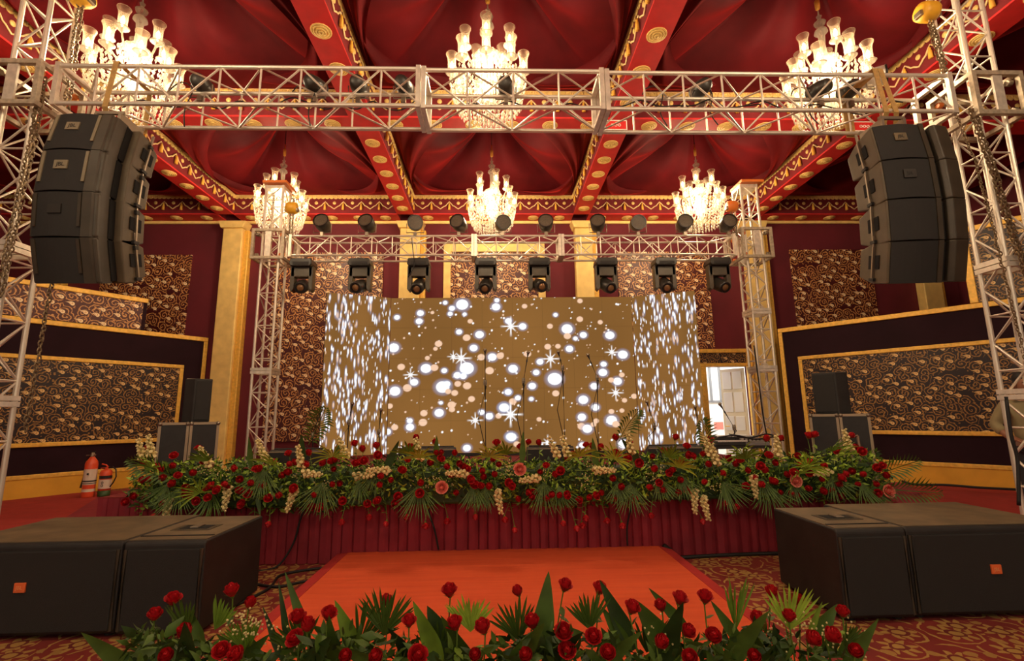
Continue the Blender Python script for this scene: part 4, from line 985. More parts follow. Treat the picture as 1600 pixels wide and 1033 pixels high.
# lit corridor beyond
cor = thing('corridor', (5.7, 14.0, 0), 'bright white corridor beyond the open door', 'corridor', None, 'structure')
MB().box((3.2, 15.0, 0), (9.0, 15.1, 3.2)).build('far_wall', 'white_paint', cor)
MB().box((3.2, YB+.15, 3.2), (9.0, 15.1, 3.3)).build('corridor_ceiling', 'white_paint', cor)
MB().box((3.2, YB+.15, 0.0), (9.0, 15.1, 0.01)).build('corridor_floor', 'white_paint', cor)
MB().box((3.1, YB+.15, 0), (3.2, 15.1, 3.2)).build('side_wall', 'white_paint', cor); MB().box((9.0, YB+.15, 0), (9.1, 15.1, 3.2)).build('side_wall', 'white_paint', cor)
for x in (6.35, 6.55, 6.85): MB().box((x, 14.95, 1.75), (x+0.06, 15.0, 3.0)).build('mullion', 'grey_metal', cor)
MB().box((6.3, 14.96, 1.70), (7.5, 15.0, 1.76)).build('window_sill', 'grey_metal', cor)
MB().box((6.42, 14.5, 0.9), (6.66, 14.6, 1.12)).build('red_box', 'rose_pink', cor)
ld = bpy.data.lights.new('corridor_light', 'AREA'); ld.energy = 190; ld.color = (0.86, 0.93, 1.0); ld.shape = 'RECTANGLE'; ld.size = 4.5; ld.size_y = 2.0
lo = bpy.data.objects.new('corridor_light', ld); COL.objects.link(lo); lo.location = (6.2, 13.7, 3.15)

# ================================================================== SPEAKERS AND CASES ON STAGE, MONITORS
def flight_case(x0, x1, y0, y1, z0, z1, label):
    t = thing('flight_case', ((x0+x1)/2, (y0+y1)/2, z0), label, 'flight case', 'flight cases')
    MB().box((x0+.012, y0+.012, z0+.012), (x1-.012, y1-.012, z1-.012)).build('panels', 'case_panel', t)
    e = 0.035
    for x in (x0, x1-e):
        for y in (y0, y1-e): MB().box((x, y, z0+e), (x+e, y+e, z1-e)).build('corner_edge', 'case_edge', t)
    for z in (z0, z1-e):
        for y in (y0, y1-e): MB().box((x0, y, z), (x1, y+e, z+e)).build('long_edge', 'case_edge', t)
        for x in (x0, x1-e): MB().box((x, y0+e, z), (x+e, y1-e, z+e)).build('short_edge', 'case_edge', t)
    for x in (x0+.02, x1-.02):
        for z in (z0+.02, z1-.02): MB().ball((x, y0+.01, z), 0.032, 8, 5).build('ball_corner', 'steel', t, smooth=True)
    return t
def turn(ts, pivot, ang):                              # turn a group of things about a vertical axis
    c, sn = math.cos(ang), math.sin(ang)
    for t in ts:
        d = t.location - Vector(pivot); t.location = Vector((pivot[0]+d.x*c-d.y*sn, pivot[1]+d.x*sn+d.y*c, t.location.z)); t.rotation_euler = (0, 0, ang)
def shrink(p, q, k):                                   # narrower about the same middle
    m = (p.x+q.x)/2; return Vector((m+(p.x-m)*k, p.y, p.z)), Vector((m+(q.x-m)*k, q.y, q.z))
def stage_speaker(p0, p1, y, dep, label):
    x0, x1, z0, z1 = p0.x, p1.x, p0.z, p1.z
    t = thing('stage_speaker', ((x0+x1)/2, y+dep/2, z0), label, 'speaker', 'speakers standing on flight cases')
    k = x0+(x1-x0)*(0.36 if x0 < 0 else 0.66)
    if x0 < 0: poly = [(x0, y+0.10), (k, y), (x1, y+0.02), (x1-0.06, y+dep), (x0+.06, y+dep)]
    else: poly = [(x0, y+0.02), (k, y), (x1, y+0.10), (x1-0.06, y+dep), (x0+.06, y+dep)]
    MB().prism(poly, z0, z1, 'z').build('cabinet', 'black_box', t, bevel=0.012)
    gx0, gx1 = (k, x1) if x0 < 0 else (x0, k)
    MB().box((gx0+.02, y-0.012, z0+.03), (gx1-.02, y+0.02, z1-.03)).build('grille', 'grille', t, bevel=0.006)
    MB().box((x0+.02, y+.1, z1), (x1-.02, y+dep-.02, z1+.006)).build('top_trim', 'case_edge', t)
    return t
for us, vs_, yy, ang, nm, near in (((249, 345), (282, 333, 660, 591), 7.4, .57, 'left', 'beside the left gold column'), ((1264, 1356), (1276, 1324, 647, 581), 7.3, -.57, 'right', 'in front of the right brocade')):
    a, c = shrink(at(us[0], vs_[2], yy), at(us[1], vs_[2], yy), .85); b = (a+c)/2; pv = (b.x, yy, 0); zc = b.z
    ts = [flight_case(a.x, b.x-.004, yy, yy+.5, .013, zc, 'black flight case under the %s speaker, left one of the pair' % nm), flight_case(b.x+.004, c.x, yy, yy+.5, .013, zc, 'black flight case under the %s speaker, right one of the pair' % nm)]
    p, q = shrink(at(vs_[0], vs_[2], yy), at(vs_[1], vs_[3], yy), .85); p.z = zc+.002
    ts.append(stage_speaker(p, q, yy+.03, .40, 'black speaker on flight cases ' + near)); turn(ts, pv, ang)
ac = thing('metal_frame', at(1335, 720, 7.0), 'small bare metal frame leaning on the right flight case', 'frame')
for p, q in (((1326, 682), (1340, 681)), ((1326, 682), (1334, 735)), ((1340, 681), (1352, 735))):
    A, B = at(*p, 7.0), at(*q, 7.0); B = Vector((B.x, B.y, .013)) if q[1] > 700 else B; MB().tube([A, B], 0.018, 6).build('frame_bar', 'case_edge', ac)
for u0, u1, v, nm in ((420, 508, 703, 'in front of the left side screen'), (622, 712, 700, 'left of the microphone stands'), (823, 897, 698, 'between the microphone stands'), (1013, 1097, 697, 'in front of the right side screen')):
    y = 6.1; a, b = at(u0, v, y), at(u1, v, y)
    t = thing('stage_monitor', ((a.x+b.x)/2, y+.2, STAGE_Z), 'black wedge stage monitor behind the flowers, ' + nm, 'monitor', 'stage monitors')
    MB().prism([(y, STAGE_Z), (y+.42, STAGE_Z), (y+.36, STAGE_Z+.2), (y+.05, a.z), (y, a.z-.02)], a.x, b.x, 'x').build('cabinet', 'black_box', t, bevel=0.012)
    MB().prism([(y+.37, STAGE_Z+.21), (y+.07, a.z+.002), (y+.08, a.z+.012), (y+.38, STAGE_Z+.22)], a.x+.03, b.x-.03, 'x').build('grille', 'grille', t)
    MB().box((a.x, y-.006, a.z-.035), (b.x, y, a.z-.022)).build('edge_trim', 'case_edge', t)

# microphone stands
def mic_stand(base, top, mic, label, r=0.011):
    base, top, mic = Vector(base), Vector(top), Vector(mic)
    t = thing('microphone_stand', base, label, 'microphone stand', 'microphone stands')
    MB().tube([base+Vector((0, 0, .12)), top], r, 8).build('pole', 'cable', t)
    for k in range(3):
        a = 2*PI*k/3+.5; MB().tube([base+Vector((0, 0, .2)), base+Vector((.28*math.cos(a), .28*math.sin(a), 0.01))], 0.010, 6).build('leg', 'cable', t)
    MB().lathe([(.022, -.04), (.026, 0), (.022, .04)], 8, Matrix.Translation(top)).build('clutch', 'steel', t)
    d = (mic-top)
    if d.length > .05:
        MB().tube([top-d.normalized()*0.25*min(1, d.length), mic], 0.009, 6).build('boom', 'cable', t)
    dd = d.normalized() if d.length > .05 else Vector((0, -.5, .8)); 
    m = MB().tube([mic, mic+dd*0.12], [0.014, 0.018], 8).build('microphone', 'plastic', t); MB().ball(mic+dd*0.14, 0.027, 8, 6).build('grille_ball', 'steel', m, smooth=True)
    cable_pts = [top+Vector((.02, -.02, -.05)), (top+base)/2+Vector((-.10, -.02, 0.1)), base+Vector((.05, -.02, .05))]
    MB().tube(cable_pts, 0.006, 5).build('microphone_cable', 'cable', t)
for (bu, bv, tu, tv, mu, mv, y, nm) in ((759, 735, 758, 598, 758, 562, 7.2, 'straight stand left of centre'), (819, 735, 818, 595, 823, 565, 7.2, 'leaning boom, centre'), (884, 735, 879, 575, 876, 564, 7.3, 'straight stand, right of centre'), (936, 735, 933, 590, 924, 568, 7.4, 'boom leaning left, rightmost of the tall four'),
                                       (541, 735, 545, 660, 548, 645, 7.6, 'short stand in front of the left side screen'), (595, 735, 592, 675, 594, 655, 7.6, 'short stand at the edge of the left side screen'), (1022, 735, 1022, 665, 1015, 642, 7.6, 'short stand at the edge of the right side screen'), (1096, 735, 1092, 665, 1089, 650, 7.6, 'short stand in front of the right side screen'), (489, 735, 488, 680, 497, 655, 7.8, 'short stand left of the side screens')):
    b = at(bu, bv, y); b.z = STAGE_Z; mic_stand(b, at(tu, tv, y), at(mu, mv, y), 'black microphone stand on the stage, ' + nm)
# keyboard table on the right
y = 7.0; a, b = at(1117, 700, y), at(1206, 700, y)
t = thing('equipment_table', ((a.x+b.x)/2, y+.25, STAGE_Z), 'low dark equipment table behind the flowers in front of the doorway', 'table')
ztop = at(1150, 697, y).z
MB().box((a.x, y, ztop-.04), (b.x, y+.5, ztop)).build('table_top', 'case_panel', t)
for xx in (a.x+.03, b.x-.03):
    for yy in (y+.03, y+.47): MB().cbox((xx, yy, (STAGE_Z+ztop-.04)/2), (.02, .02, (ztop-.04-STAGE_Z)/2)).build('leg', 'case_edge', t)
def keyboard(x0, x1, y0, z, dep, label):
    t = thing('keyboard', ((x0+x1)/2, y0, z), label, 'keyboard', 'keyboards on the equipment table')
    MB().box((x0, y0, z), (x1, y0+dep, z+.07)).build('case', 'plastic', t, bevel=0.01)
    n = 14; w_ = (x1-x0-.06)/n
    for i in range(n): MB().box((x0+.03+i*w_, y0-.004, z+.055), (x0+.03+(i+1)*w_-.003, y0+dep*.5, z+.074)).build('white_key', 'paper_white', t)
keyboard(a.x+.03, a.x+.52, y+.02, ztop, .18, 'dark keyboard at the left end of the equipment table')
keyboard(a.x+.12, b.x-.1, y+.24, ztop+.06, .2, 'dark keyboard propped up at the back of the equipment table')
MB_ = None
mx = thing('mixer_case', (b.x-.2, y+.02, ztop), 'small brown-edged mixer at the right end of the equipment table', 'mixer')
MB().prism([(y+.0, ztop), (y+.2, ztop), (y+.2, ztop+.10), (y, ztop+.04)], b.x-.36, b.x-.02, 'x').build('body', 'grey_metal', mx, bevel=0.006)
for i in range(6): MB().lathe([(.012, 0), (.009, .03)], 8, Matrix.Translation((b.x-.33+i*.055, y+.1, ztop+.065))).build('knob', 'ink', mx)
bb = at(1153, 735, 7.15); bb.z = STAGE_Z; mic_stand(bb, at(1147, 668, 7.15), at(1133, 645, 7.15), 'black boom microphone stand over the keyboards, against the bright doorway')
for k, pts in enumerate(([(1120, 690), (1150, 686), (1180, 692), (1210, 688)], [(1140, 684), (1170, 690), (1200, 684), (1225, 694)])):
    cable([at(u, v, 7.0+.02*k) + Vector((0, 0, .05)) for u, v in pts], 0.012, 'loose black cable draped over the equipment table, %s strand' % ('lower', 'upper')[k])

# ================================================================== FIRE EXTINGUISHERS
def extinguisher(u, v, y, Hh, R, label, co2):
    p = at(u, v, y); p.z = 0.013; t = thing('fire_extinguisher', p, label, 'fire extinguisher', 'fire extinguishers'); M = Matrix.Translation(p)
    if co2:
        MB().lathe([(R*.96, 0), (R, .02), (R, Hh*.70), (R*.9, Hh*.76), (R*.5, Hh*.83), (R*.34, Hh*.86)], 18, M).build('cylinder', 'red_paint', t, smooth=True)
        MB().lathe([(R*1.015, Hh*.12), (R*1.015, Hh*.18)], 18, M, cap=False).build('small_label', 'label_paper', t, smooth=True)
        MB().lathe([(R*1.015, Hh*.27), (R*1.015, Hh*.60)], 18, M, cap=False).build('label', 'label_paper', t, smooth=True)
        MB().lathe([(R*1.03, Hh*.33), (R*1.03, Hh*.36)], 18, M, cap=False).build('label_stripe', 'ink', t); MB().lathe([(R*1.03, Hh*.29), (R*1.03, Hh*.305)], 18, M, cap=False).build('label_stripe', 'ink', t)
        MB().cbox((p.x+.3*R, p.y-R*1.0, p.z+Hh*.50), (.014, .006, .016)).build('label_mark', 'ink', t)
        MB().lathe([(.03, Hh*.85), (.034, Hh*.88), (.03, Hh*.93), (.02, Hh*.95)], 10, M).build('valve', 'case_edge', t)
        MB().tube([p+Vector((-.10, -.02, Hh*.89)), p+Vector((.06, -.01, Hh*.90))], .012, 6).build('lever', 'case_edge', t); MB().tube([p+Vector((-.06, -.02, Hh*.96)), p+Vector((.05, -.01, Hh*.965))], .012, 6).build('carry_handle', 'ink', t)
        MB().tube([p+Vector((-.03, 0, Hh*.9)), p+Vector((-R*1.05, .01, Hh*.8)), p+Vector((-R*1.25, .02, Hh*.55))], .014, 6).build('hose', 'cable', t, smooth=True)
        MB().tube([p+Vector((-R*1.25, .02, Hh*.56)), p+Vector((-R*1.3, .02, Hh*.2))], [.02, .045], 10).build('horn', 'cable', t)
    else:
        MB().lathe([(R*.98, 0), (R, .02), (R, Hh*.18)], 18, M).build('skirt_base', 'leaf_dark', t, smooth=True)
        MB().lathe([(R, Hh*.18), (R, Hh*.74), (R*.85, Hh*.80), (R*.4, Hh*.84)], 18, M).build('cylinder', 'red_paint', t, smooth=True)
        MB().lathe([(R*1.015, Hh*.24), (R*1.015, Hh*.52)], 18, M, cap=False).build('label', 'label_paper', t, smooth=True); MB().lathe([(R*1.02, Hh*.55), (R*1.02, Hh*.64)], 18, M, cap=False).build('label_stripe', 'ink', t)
        MB().ring_torus((0, 0, 0), .018, .005, 10, 5, Matrix.Translation((p.x+.02, p.y-R*1.01, p.z+Hh*.43)) @ Matrix.Rotation(PI/2, 4, 'X')).build('label_mark', 'ink', t); MB().ring_torus((0, 0, 0), .018, .005, 10, 5, Matrix.Translation((p.x+.02, p.y-R*1.01, p.z+Hh*.34)) @ Matrix.Rotation(PI/2, 4, 'X')).build('label_mark', 'ink', t)
        MB().lathe([(.022, Hh*.83), (.026, Hh*.9)], 10, M).build('valve', 'red_paint', t)
        MB().tube([p+Vector((.03, 0, Hh*.90)), p+Vector((-.10, -.01, Hh*.86))], .012, 6).build('lever', 'red_paint', t); MB().tube([p+Vector((.03, 0, Hh*.90)), p+Vector((-.02, 0, Hh*.97)), p+Vector((-.09, -.01, Hh*1.0))], .012, 6).build('carry_handle', 'red_paint', t)
        MB().tube([p+Vector((.02, 0, Hh*.9)), p+Vector((.10, 0, Hh*.91)), p+Vector((.17, 0, Hh*.82)), p+Vector((.19, 0, Hh*.6)), p+Vector((.15, 0, Hh*.42)), p+Vector((R, 0, Hh*.28))], .011, 6).build('hose', 'cable', t, smooth=True)
extinguisher(137, 774, 9.6, 0.84, 0.098, 'tall red fire extinguisher with a pale label, left of the two', True)
extinguisher(162, 772, 9.7, 0.58, 0.095, 'short red fire extinguisher with a black base and hose loop', False)

# ================================================================== FLOOR CABLES, SIGNS
cable([at(486, 775, 5.09), (-1.92, 5.08, .45), (-1.98, 5.07, .2), (-2.1, 5.0, 0.012), (-2.3, 4.9, 0.012)], 0.010, 'thin black cable running down the stage skirt left of the step')
cable([at(690, 775, 5.09), (-.68, 5.08, .5), (-.62, 5.07, .3), (-.58, 5.07, .12)], 0.010, 'thin black cable hanging down the skirt behind the orange step')
cable([at(983, 775, 5.09), (1.33, 5.08, .5), (1.28, 5.08, .3), (1.27, 5.07, .12)], 0.009, 'thin dark cable hanging down the skirt near the step corner')
cable([(-2.0, 4.0, .012), (-1.9, 4.4, .012), (-1.95, 4.75, .012), (-1.75, 4.9, .014), (-1.6, 4.95, .012)], 0.012, 'black cable looping on the carpet beside the left subwoofer')
cable([(-2.1, 4.55, .012), (-1.85, 4.45, .012), (-1.7, 4.55, .012), (-1.56, 4.62, .012)], 0.011, 'black cable lying across the carpet toward the orange step')
cable([(1.72, 5.0, .016), (2.1, 5.05, .014), (2.6, 5.08, .014), (3.0, 5.07, .014)], 0.02, 'thick black cable along the foot of the stage on the right')
cable([(1.64, 5.11, .10), (1.68, 5.06, .07), (1.72, 4.99, .03)], 0.03, 'short black cable stub at the corner of the orange step')
cable([at(1410, 752, 9.2), at(1430, 757, 8.9), at(1480, 758, 8.6), at(1530, 762, 8.3), at(1590, 765, 8.1)], 0.022, 'black cable lying along the yellow baseboard on the right')
cable([at(1572, 620, 4.8), at(1580, 680, 4.8), at(1590, 720, 4.8), at(1592, 790, 4.8)], 0.016, 'black cable hanging down the right front tower')
cable([at(1178, 540, 8.95), at(1186, 600, 8.95), at(1194, 660, 8.95), at(1202, 692, 8.95)], 0.012, 'dark cable tied down the right rear tower')
for u, v, nm in ((962, 196, 'inner right'), (1350, 198, 'right')):
    p = at(u, v, 7.45); t = thing('notice_sign', p, 'small red sign with a white border under the cross beam, near the %s beam' % ('inner' if u < 1000 else 'outer'), 'sign', 'small ceiling signs')
    MB().cbox((p.x, p.y, p.z), (.19, .008, .085)).build('plate', 'beam_red', t)
    for a, b in (((-.19, .075), (.19, .09)), ((-.19, -.09), (.19, -.075)), ((-.19, -.075), (-.175, .075)), ((.175, -.075), (.19, .075))):
        MB().box((p.x+a[0], p.y-.014, p.z+a[1]), (p.x+b[0], p.y-.008, p.z+b[1])).build('border', 'paper_white', t)
    for k in range(3): MB().ring_torus((0, 0, 0), .022, .006, 10, 5, Matrix.Translation((p.x-.06+k*.06, p.y-.012, p.z)) @ Matrix.Rotation(PI/2, 4, 'X')).build('mark', 'paper_white', t)
    for k in (-.15, .15): MB().tube([(p.x+k, p.y, p.z+.09), (p.x+k, p.y, BEAM_Z+.02)], .004, 5).build('hanger', 'cable', t)

# ================================================================== PERSON
def skin_obj(name, joints, edges, matn, parent, root=0, sub=2):
    me = bpy.data.meshes.new(name); me.from_pydata([j[:3] for j in joints], edges, []); me.materials.append(MATS[matn])
    o = put(name, me, parent, WL[parent.name] if parent else (0, 0, 0))
    m = o.modifiers.new('skin', 'SKIN'); m.use_smooth_shade = True
    for i, j in enumerate(joints):
        r = j[3] if len(j) > 3 else .05; ry = j[4] if len(j) > 4 else r
        me.skin_vertices[0].data[i].radius = (r, ry); me.skin_vertices[0].data[i].use_root = (i == root)
    s = o.modifiers.new('sub', 'SUBSURF'); s.levels = sub; s.render_levels = sub
    return o
def person(px, py):
    t = thing('person', (px, py, 0.013), 'person in a khaki shirt standing behind the right front tower, one elbow out', 'person'); t.rotation_euler = (0, 0, math.radians(-25))
    J = [(0, 0, .95, .13, .10), (0, .0, 1.15, .125, .095), (0, .01, 1.38, .15, .10), (0, .0, 1.50, .058, .058), (0, -.012, 1.57, .055, .06), (0, -.02, 1.63, .072, .088), (0, -.015, 1.72, .075, .09), (0, -.005, 1.78, .05, .06),
         (-.19, .01, 1.41, .058), (-.31, .04, 1.20, .045), (-.27, -.14, 1.06, .036), (-.24, -.24, 1.03, .03, .04),
         (.19, .01, 1.41, .058), (.24, .03, 1.13, .045), (.25, -.05, .90, .035), (.25, -.09, .81, .03, .04),
         (-.10, 0, .88, .088), (-.11, -.01, .50, .062), (-.11, .02, .10, .042), (-.12, -.10, .035, .04, .03), (-.12, -.17, .03, .032, .022),
         (.10, 0, .88, .088), (.11, -.01, .50, .062), (.11, .02, .10, .042), (.12, -.10, .035, .04, .03), (.12, -.17, .03, .032, .022)]
    E_ = [(0, 1), (1, 2), (2, 3), (3, 4), (4, 5), (5, 6), (6, 7), (2, 8), (8, 9), (9, 10), (10, 11), (2, 12), (12, 13), (13, 14), (14, 15), (0, 16), (16, 17), (17, 18), (18, 19), (19, 20), (0, 21), (21, 22), (22, 23), (23, 24), (24, 25)]
    def fingers(w, d, side):
        k = J[w]; c = Vector(k[:3]); d = Vector(d).normalized(); x = d.cross(Vector((0, 0, 1))).normalized() if abs(d.z) < .8 else Vector((1, 0, 0))
        for q, L in ((-.027, .065), (-.009, .075), (.009, .07), (.026, .055)):
            i = len(J); p1 = c + d*.035 + x*q; p2 = p1 + d*L*.55; p3 = p2 + (d*.7+Vector((0, -.2, -.5)))*L*.5
            for p in (p1, p2, p3): J.append((*p, .0095))
            E_.extend([(w, i), (i, i+1), (i+1, i+2)])
        i = len(J); p1 = c + x*side*.035; p2 = p1 + d*.04 + x*side*.015; J.append((*p1, .012)); J.append((*p2, .010)); E_.extend([(w, i), (i, i+1)])
    fingers(11, (.25, -.85, -.2), 1); fingers(15, (0, -.35, -.9), -1)
    # local coordinates: parts hang on the rotated empty
    def S(name, joints, edges, matn, root=0):
        me = bpy.data.meshes.new(name); me.from_pydata([j[:3] for j in joints], edges, []); me.materials.append(MATS[matn])
        o = bpy.data.objects.new(name, me); COL.objects.link(o); o.parent = t
        m = o.modifiers.new('skin', 'SKIN'); m.use_smooth_shade = True
        for i, j in enumerate(joints):
            r = j[3]; ry = j[4] if len(j) > 4 else r; sv = me.skin_vertices[0].data[i]; sv.radius = (r, ry); sv.use_root = (i == root)
        s = o.modifiers.new('sub', 'SUBSURF'); s.levels = 2; s.render_levels = 2; return o
    S('body', J, E_, 'skin')
    g = .022
    S('shirt', [(0, 0, .88, .15+g, .115+g), (0, 0, 1.15, .135+g, .105+g), (0, .01, 1.38, .16+g, .11+g), (0, .005, 1.47, .085, .08), (-.19, .01, 1.41, .072+g), (-.31, .04, 1.20, .064), (-.285, -.08, 1.10, .060), (.19, .01, 1.41, .072+g), (.235, .03, 1.16, .066), (.24, .0, 1.02, .060)], [(0, 1), (1, 2), (2, 3), (2, 4), (4, 5), (5, 6), (2, 7), (7, 8), (8, 9)], 'khaki')
    S('trousers', [(0, 0, .94, .145, .115), (-.10, 0, .86, .105), (-.11, -.01, .50, .08), (-.11, .02, .10, .068), (.10, 0, .86, .105), (.11, -.01, .50, .08), (.11, .02, .10, .068)], [(0, 1), (1, 2), (2, 3), (0, 4), (4, 5), (5, 6)], 'trousers')
    def L(name, mb, m, smooth=True):
        o = bpy.data.objects.new(name, mb.mesh(name, m, smooth=smooth)); COL.objects.link(o); o.parent = t; return o
    for s_ in (-1, 1): L('shoe', MB().prism([(.06, 0), (-.20, 0), (-.215, .03), (-.15, .065), (-.03, .09), (.06, .085)], s_*.115-.05, s_*.115+.05, 'x'), 'hair', False)
    L('hair', MB().ball((0, .012, 1.745), .1, 14, 8, (.86, .98, .86)), 'hair')
    for s in (-1, 1):
        L('eye', MB().ball((s*.03, -.105, 1.675), .011, 8, 6, (1.2, .6, .7)), 'paper_white'); L('eyebrow', MB().tube([(s*.018, -.108, 1.695), (s*.045, -.100, 1.696)], .005, 5), 'hair'); L('ear', MB().ball((s*.078, -.01, 1.66), .03, 8, 6, (.35, .7, 1)), 'skin')
    L('nose', MB().tube([(0, -.105, 1.68), (0, -.125, 1.645), (0, -.108, 1.635)], [.010, .016, .012], 8), 'skin'); L('moustache', MB().tube([(-.028, -.10, 1.615), (0, -.112, 1.622), (.028, -.10, 1.615)], .007, 6), 'hair'); L('mouth', MB().tube([(-.022, -.100, 1.60), (0, -.106, 1.60), (.022, -.100, 1.60)], .006, 6), 'rose_pink')
person(6.34, 5.75)

# ================================================================== FLOWERS
def rose_bloom(seed, open_=1.0):
    r = random.Random(seed); mb = MB()
    for ring, (n, R, h, lean) in enumerate(((3, .009, .062, .0), (4, .015, .060, .10), (5, .021, .055, .3), (5, .025, .046, .9))):
        for i in range(n):
            a0 = 2*PI*(i + ring*.4)/n + r.uniform(-.15, .15); wd = 2*PI/n*.62; vs = []
            for j in range(4):
                v = j/3
                for k in range(4):
                    u = -1 + 2*k/3; a = a0 + u*wd*(0.45+.55*math.sin(PI*min(1, .25+v*.6)))
                    rad = R*(.45 + .75*math.sin(PI*.5*min(1, v*1.25))) + lean*open_*.007*v*v*v*2
                    z = h*v*(1-.10*u*u) - (lean*.010*v**4)
                    vs.append((rad*math.cos(a), rad*math.sin(a), z))
            mb.add(vs, [(j*4+k, j*4+k+1, (j+1)*4+k+1, (j+1)*4+k) for j in range(3) for k in range(3)])
    mb.lathe([(.019, .012), (.016, .035), (.009, .050), (.002, .054)], 10, cap=False)
    return mb
ROSE = [rose_bloom(s, o).mesh('bloom', 'rose', smooth=True) for s, o in ((1, .0), (2, .35), (3, .8))]
PINK = rose_bloom(5, 1.4).mesh('bloom', 'rose_pink', smooth=True)
def sepals():
    mb = MB().lathe([(.003, -.012), (.010, -.006), (.014, .006), (.010, .010)], 8)
    for i in range(5):
        a = 2*PI*i/5; c, s = math.cos(a), math.sin(a); mb.add([(c*.010-s*.006, s*.010+c*.006, 0), (c*.010+s*.006, s*.010-c*.006, 0), (c*.032, s*.032, .012)], [(0, 1, 2)])
    return mb.mesh('calyx', 'stem')
CALYX = sepals()
def blade(L, W, bend=0.2, fold=0.25, n=8, tipw=0.0):
    """leaf along +z with its face toward -y"""
    vs = []
    for j in range(n+1):
        t = j/n; w_ = 1.22*W*min(1, (t+.03)/.38)**.6*(1-t)**.78
        y = -bend*L*t*t; z = L*t*(1-.15*bend*t)
        vs += [(-w_/2, y-fold*w_/2, z), (0, y, z), (w_/2, y-fold*w_/2, z)]
    fs = []
    for j in range(n): fs += [(3*j, 3*j+1, 3*j+4, 3*j+3), (3*j+1, 3*j+2, 3*j+5, 3*j+4)]
    return vs, fs
LEAF_S = {m: MB().add(*blade(.055, .034, .3, .2, 4)).mesh('leaf', m, smooth=True) for m in ('leaf', 'leaf_light', 'leaf_dark')}
def rose(p, base, group, label, size=1.0, pink=False, lv=2, facing=None, spray='leaf_light'):
    p, base = Vector(p), Vector(base); d = (p-base)
    t = thing('rose', p, label, 'rose', group)
    ax = Vector(facing) if facing else d.normalized()*0.8 + Vector((random.uniform(-.3, .3), -.45, random.uniform(-.1, .2)))
    q = ax.to_track_quat('Z', 'Y')
    b = put('bloom', PINK if pink else random.choice(ROSE), t, p, q, (size,)*3); put('calyx', CALYX, t, p, q, (size,)*3)
    mid = (p+base)/2 + Vector((random.uniform(-.01, .01), -.01, 0)); e = p - ax.normalized()*.01
    MB().tube([base, mid, e], [.0035, .003, .003], 5).build('stem', 'stem', t)
    for k in range(lv):
        s = random.uniform(.35, .85); lp = base.lerp(p, s); dv = Vector((random.uniform(-1, 1), random.uniform(-.8, .2), random.uniform(-.3, .6)))
        put('leaf', LEAF_S[spray], t, lp, dv.to_track_quat('Z', 'Y'), (size*random.uniform(.8, 1.2),)*3)
    return t
def orient(d, roll=0.0):
    d = Vector(d).normalized(); q = d.to_track_quat('Z', 'Y')
    return q @ Quaternion((0, 0, 1), roll)
def face_cam(d, jitter=0.3):
    """matrix whose z runs along d and whose -y looks back to the room's front"""
    z = Vector(d).normalized(); y = Vector((random.uniform(-jitter, jitter), 1, random.uniform(-jitter, jitter)))
    y = (y - z*y.dot(z)).normalized(); x = y.cross(z)
    return Matrix(((x.x, y.x, z.x), (x.y, y.y, z.y), (x.z, y.z, z.z))).to_quaternion()
def palm_fan(n, L, spread, wd, matn, droop=.35, seed=0):
    r = random.Random(seed); vs = [(0, 0, 0)]; fs = []
    for i in range(n):
        a = (-.5 + i/(n-1))*spread + r.uniform(-.04, .04); l = L*(.72+.28*math.cos(a*.8))*r.uniform(.88, 1.06); k = len(vs); dr = droop*r.uniform(.5, 1.4)
        c, s = math.cos(a), math.sin(a)
        for t, w_ in ((.25, .6), (.55, 1.0), (.82, .7)):
            for sd in (-1, 0, 1): vs.append((s*l*t + sd*c*wd*w_/2, -dr*l*t*t - abs(sd)*wd*.25, c*l*t - sd*s*wd*w_/2 - dr*l*.25*t**3))
        vs.append((s*l, -dr*l, c*l - dr*l*.3))
        fs += [(0, k+1, k), (0, k+2, k+1)]
        for j in (0, 3): fs += [(k+j, k+j+1, k+j+4, k+j+3), (k+j+1, k+j+2, k+j+5, k+j+4)]
        fs += [(k+6, k+7, k+9), (k+7, k+8, k+9)]
    return MB().add(vs, fs).mesh('frond', matn, smooth=True)
def feather(n, L, W, matn, seed=0, curve=.3):
    """palm leaf with leaflets along a rib"""
    r = random.Random(seed); vs = []; fs = []; m = n+1
    for j in range(m+1):
        t = j/m; vs += [(-.004, -curve*L*t*t, L*t), (.004, -curve*L*t*t, L*t)]
    for j in range(m): fs.append((2*j, 2*j+1, 2*j+3, 2*j+2))
    for j in range(1, m):
        t = j/m; o = Vector((0, -curve*L*t*t, L*t)); l = W*math.sin(PI*(.15+.8*t))*r.uniform(.85, 1.1)
        for sd in (-1, 1):
            a = .95 - .35*t; k = len(vs); d = Vector((sd*math.sin(a), -.25, math.cos(a))); p1 = o + d*l*.5 + Vector((0, -.02*l, 0)); w_ = .011
            vs += [tuple(p1 + Vector((0, 0, w_))), tuple(p1 - Vector((0, 0, w_))), tuple(o + d*l + Vector((0, -.2*l, -.25*l)))]
            b = 2*j + (0 if sd < 0 else 1); fs += [(b, k, k+1), (k, k+2, k+1)]
    return MB().add(vs, fs).mesh('frond', matn, smooth=True)
FAN = [palm_fan(17, .36, 1.5, .012, 'palm', .25, 1), palm_fan(20, .40, 1.8, .011, 'palm', .2, 2), palm_fan(15, .34, 1.2, .013, 'palm', .3, 3)]
FEA = [feather(14, .45, .20, 'palm', 4), feather(12, .38, .17, 'palm', 5, .4)]
SPRAY = [palm_fan(11, .20, 2.6, .020, 'leaf_yellow', .45, 6), palm_fan(13, .22, 3.2, .017, 'leaf_yellow', .5, 7), palm_fan(9, .19, 2.0, .022, 'leaf_light', .4, 8)]
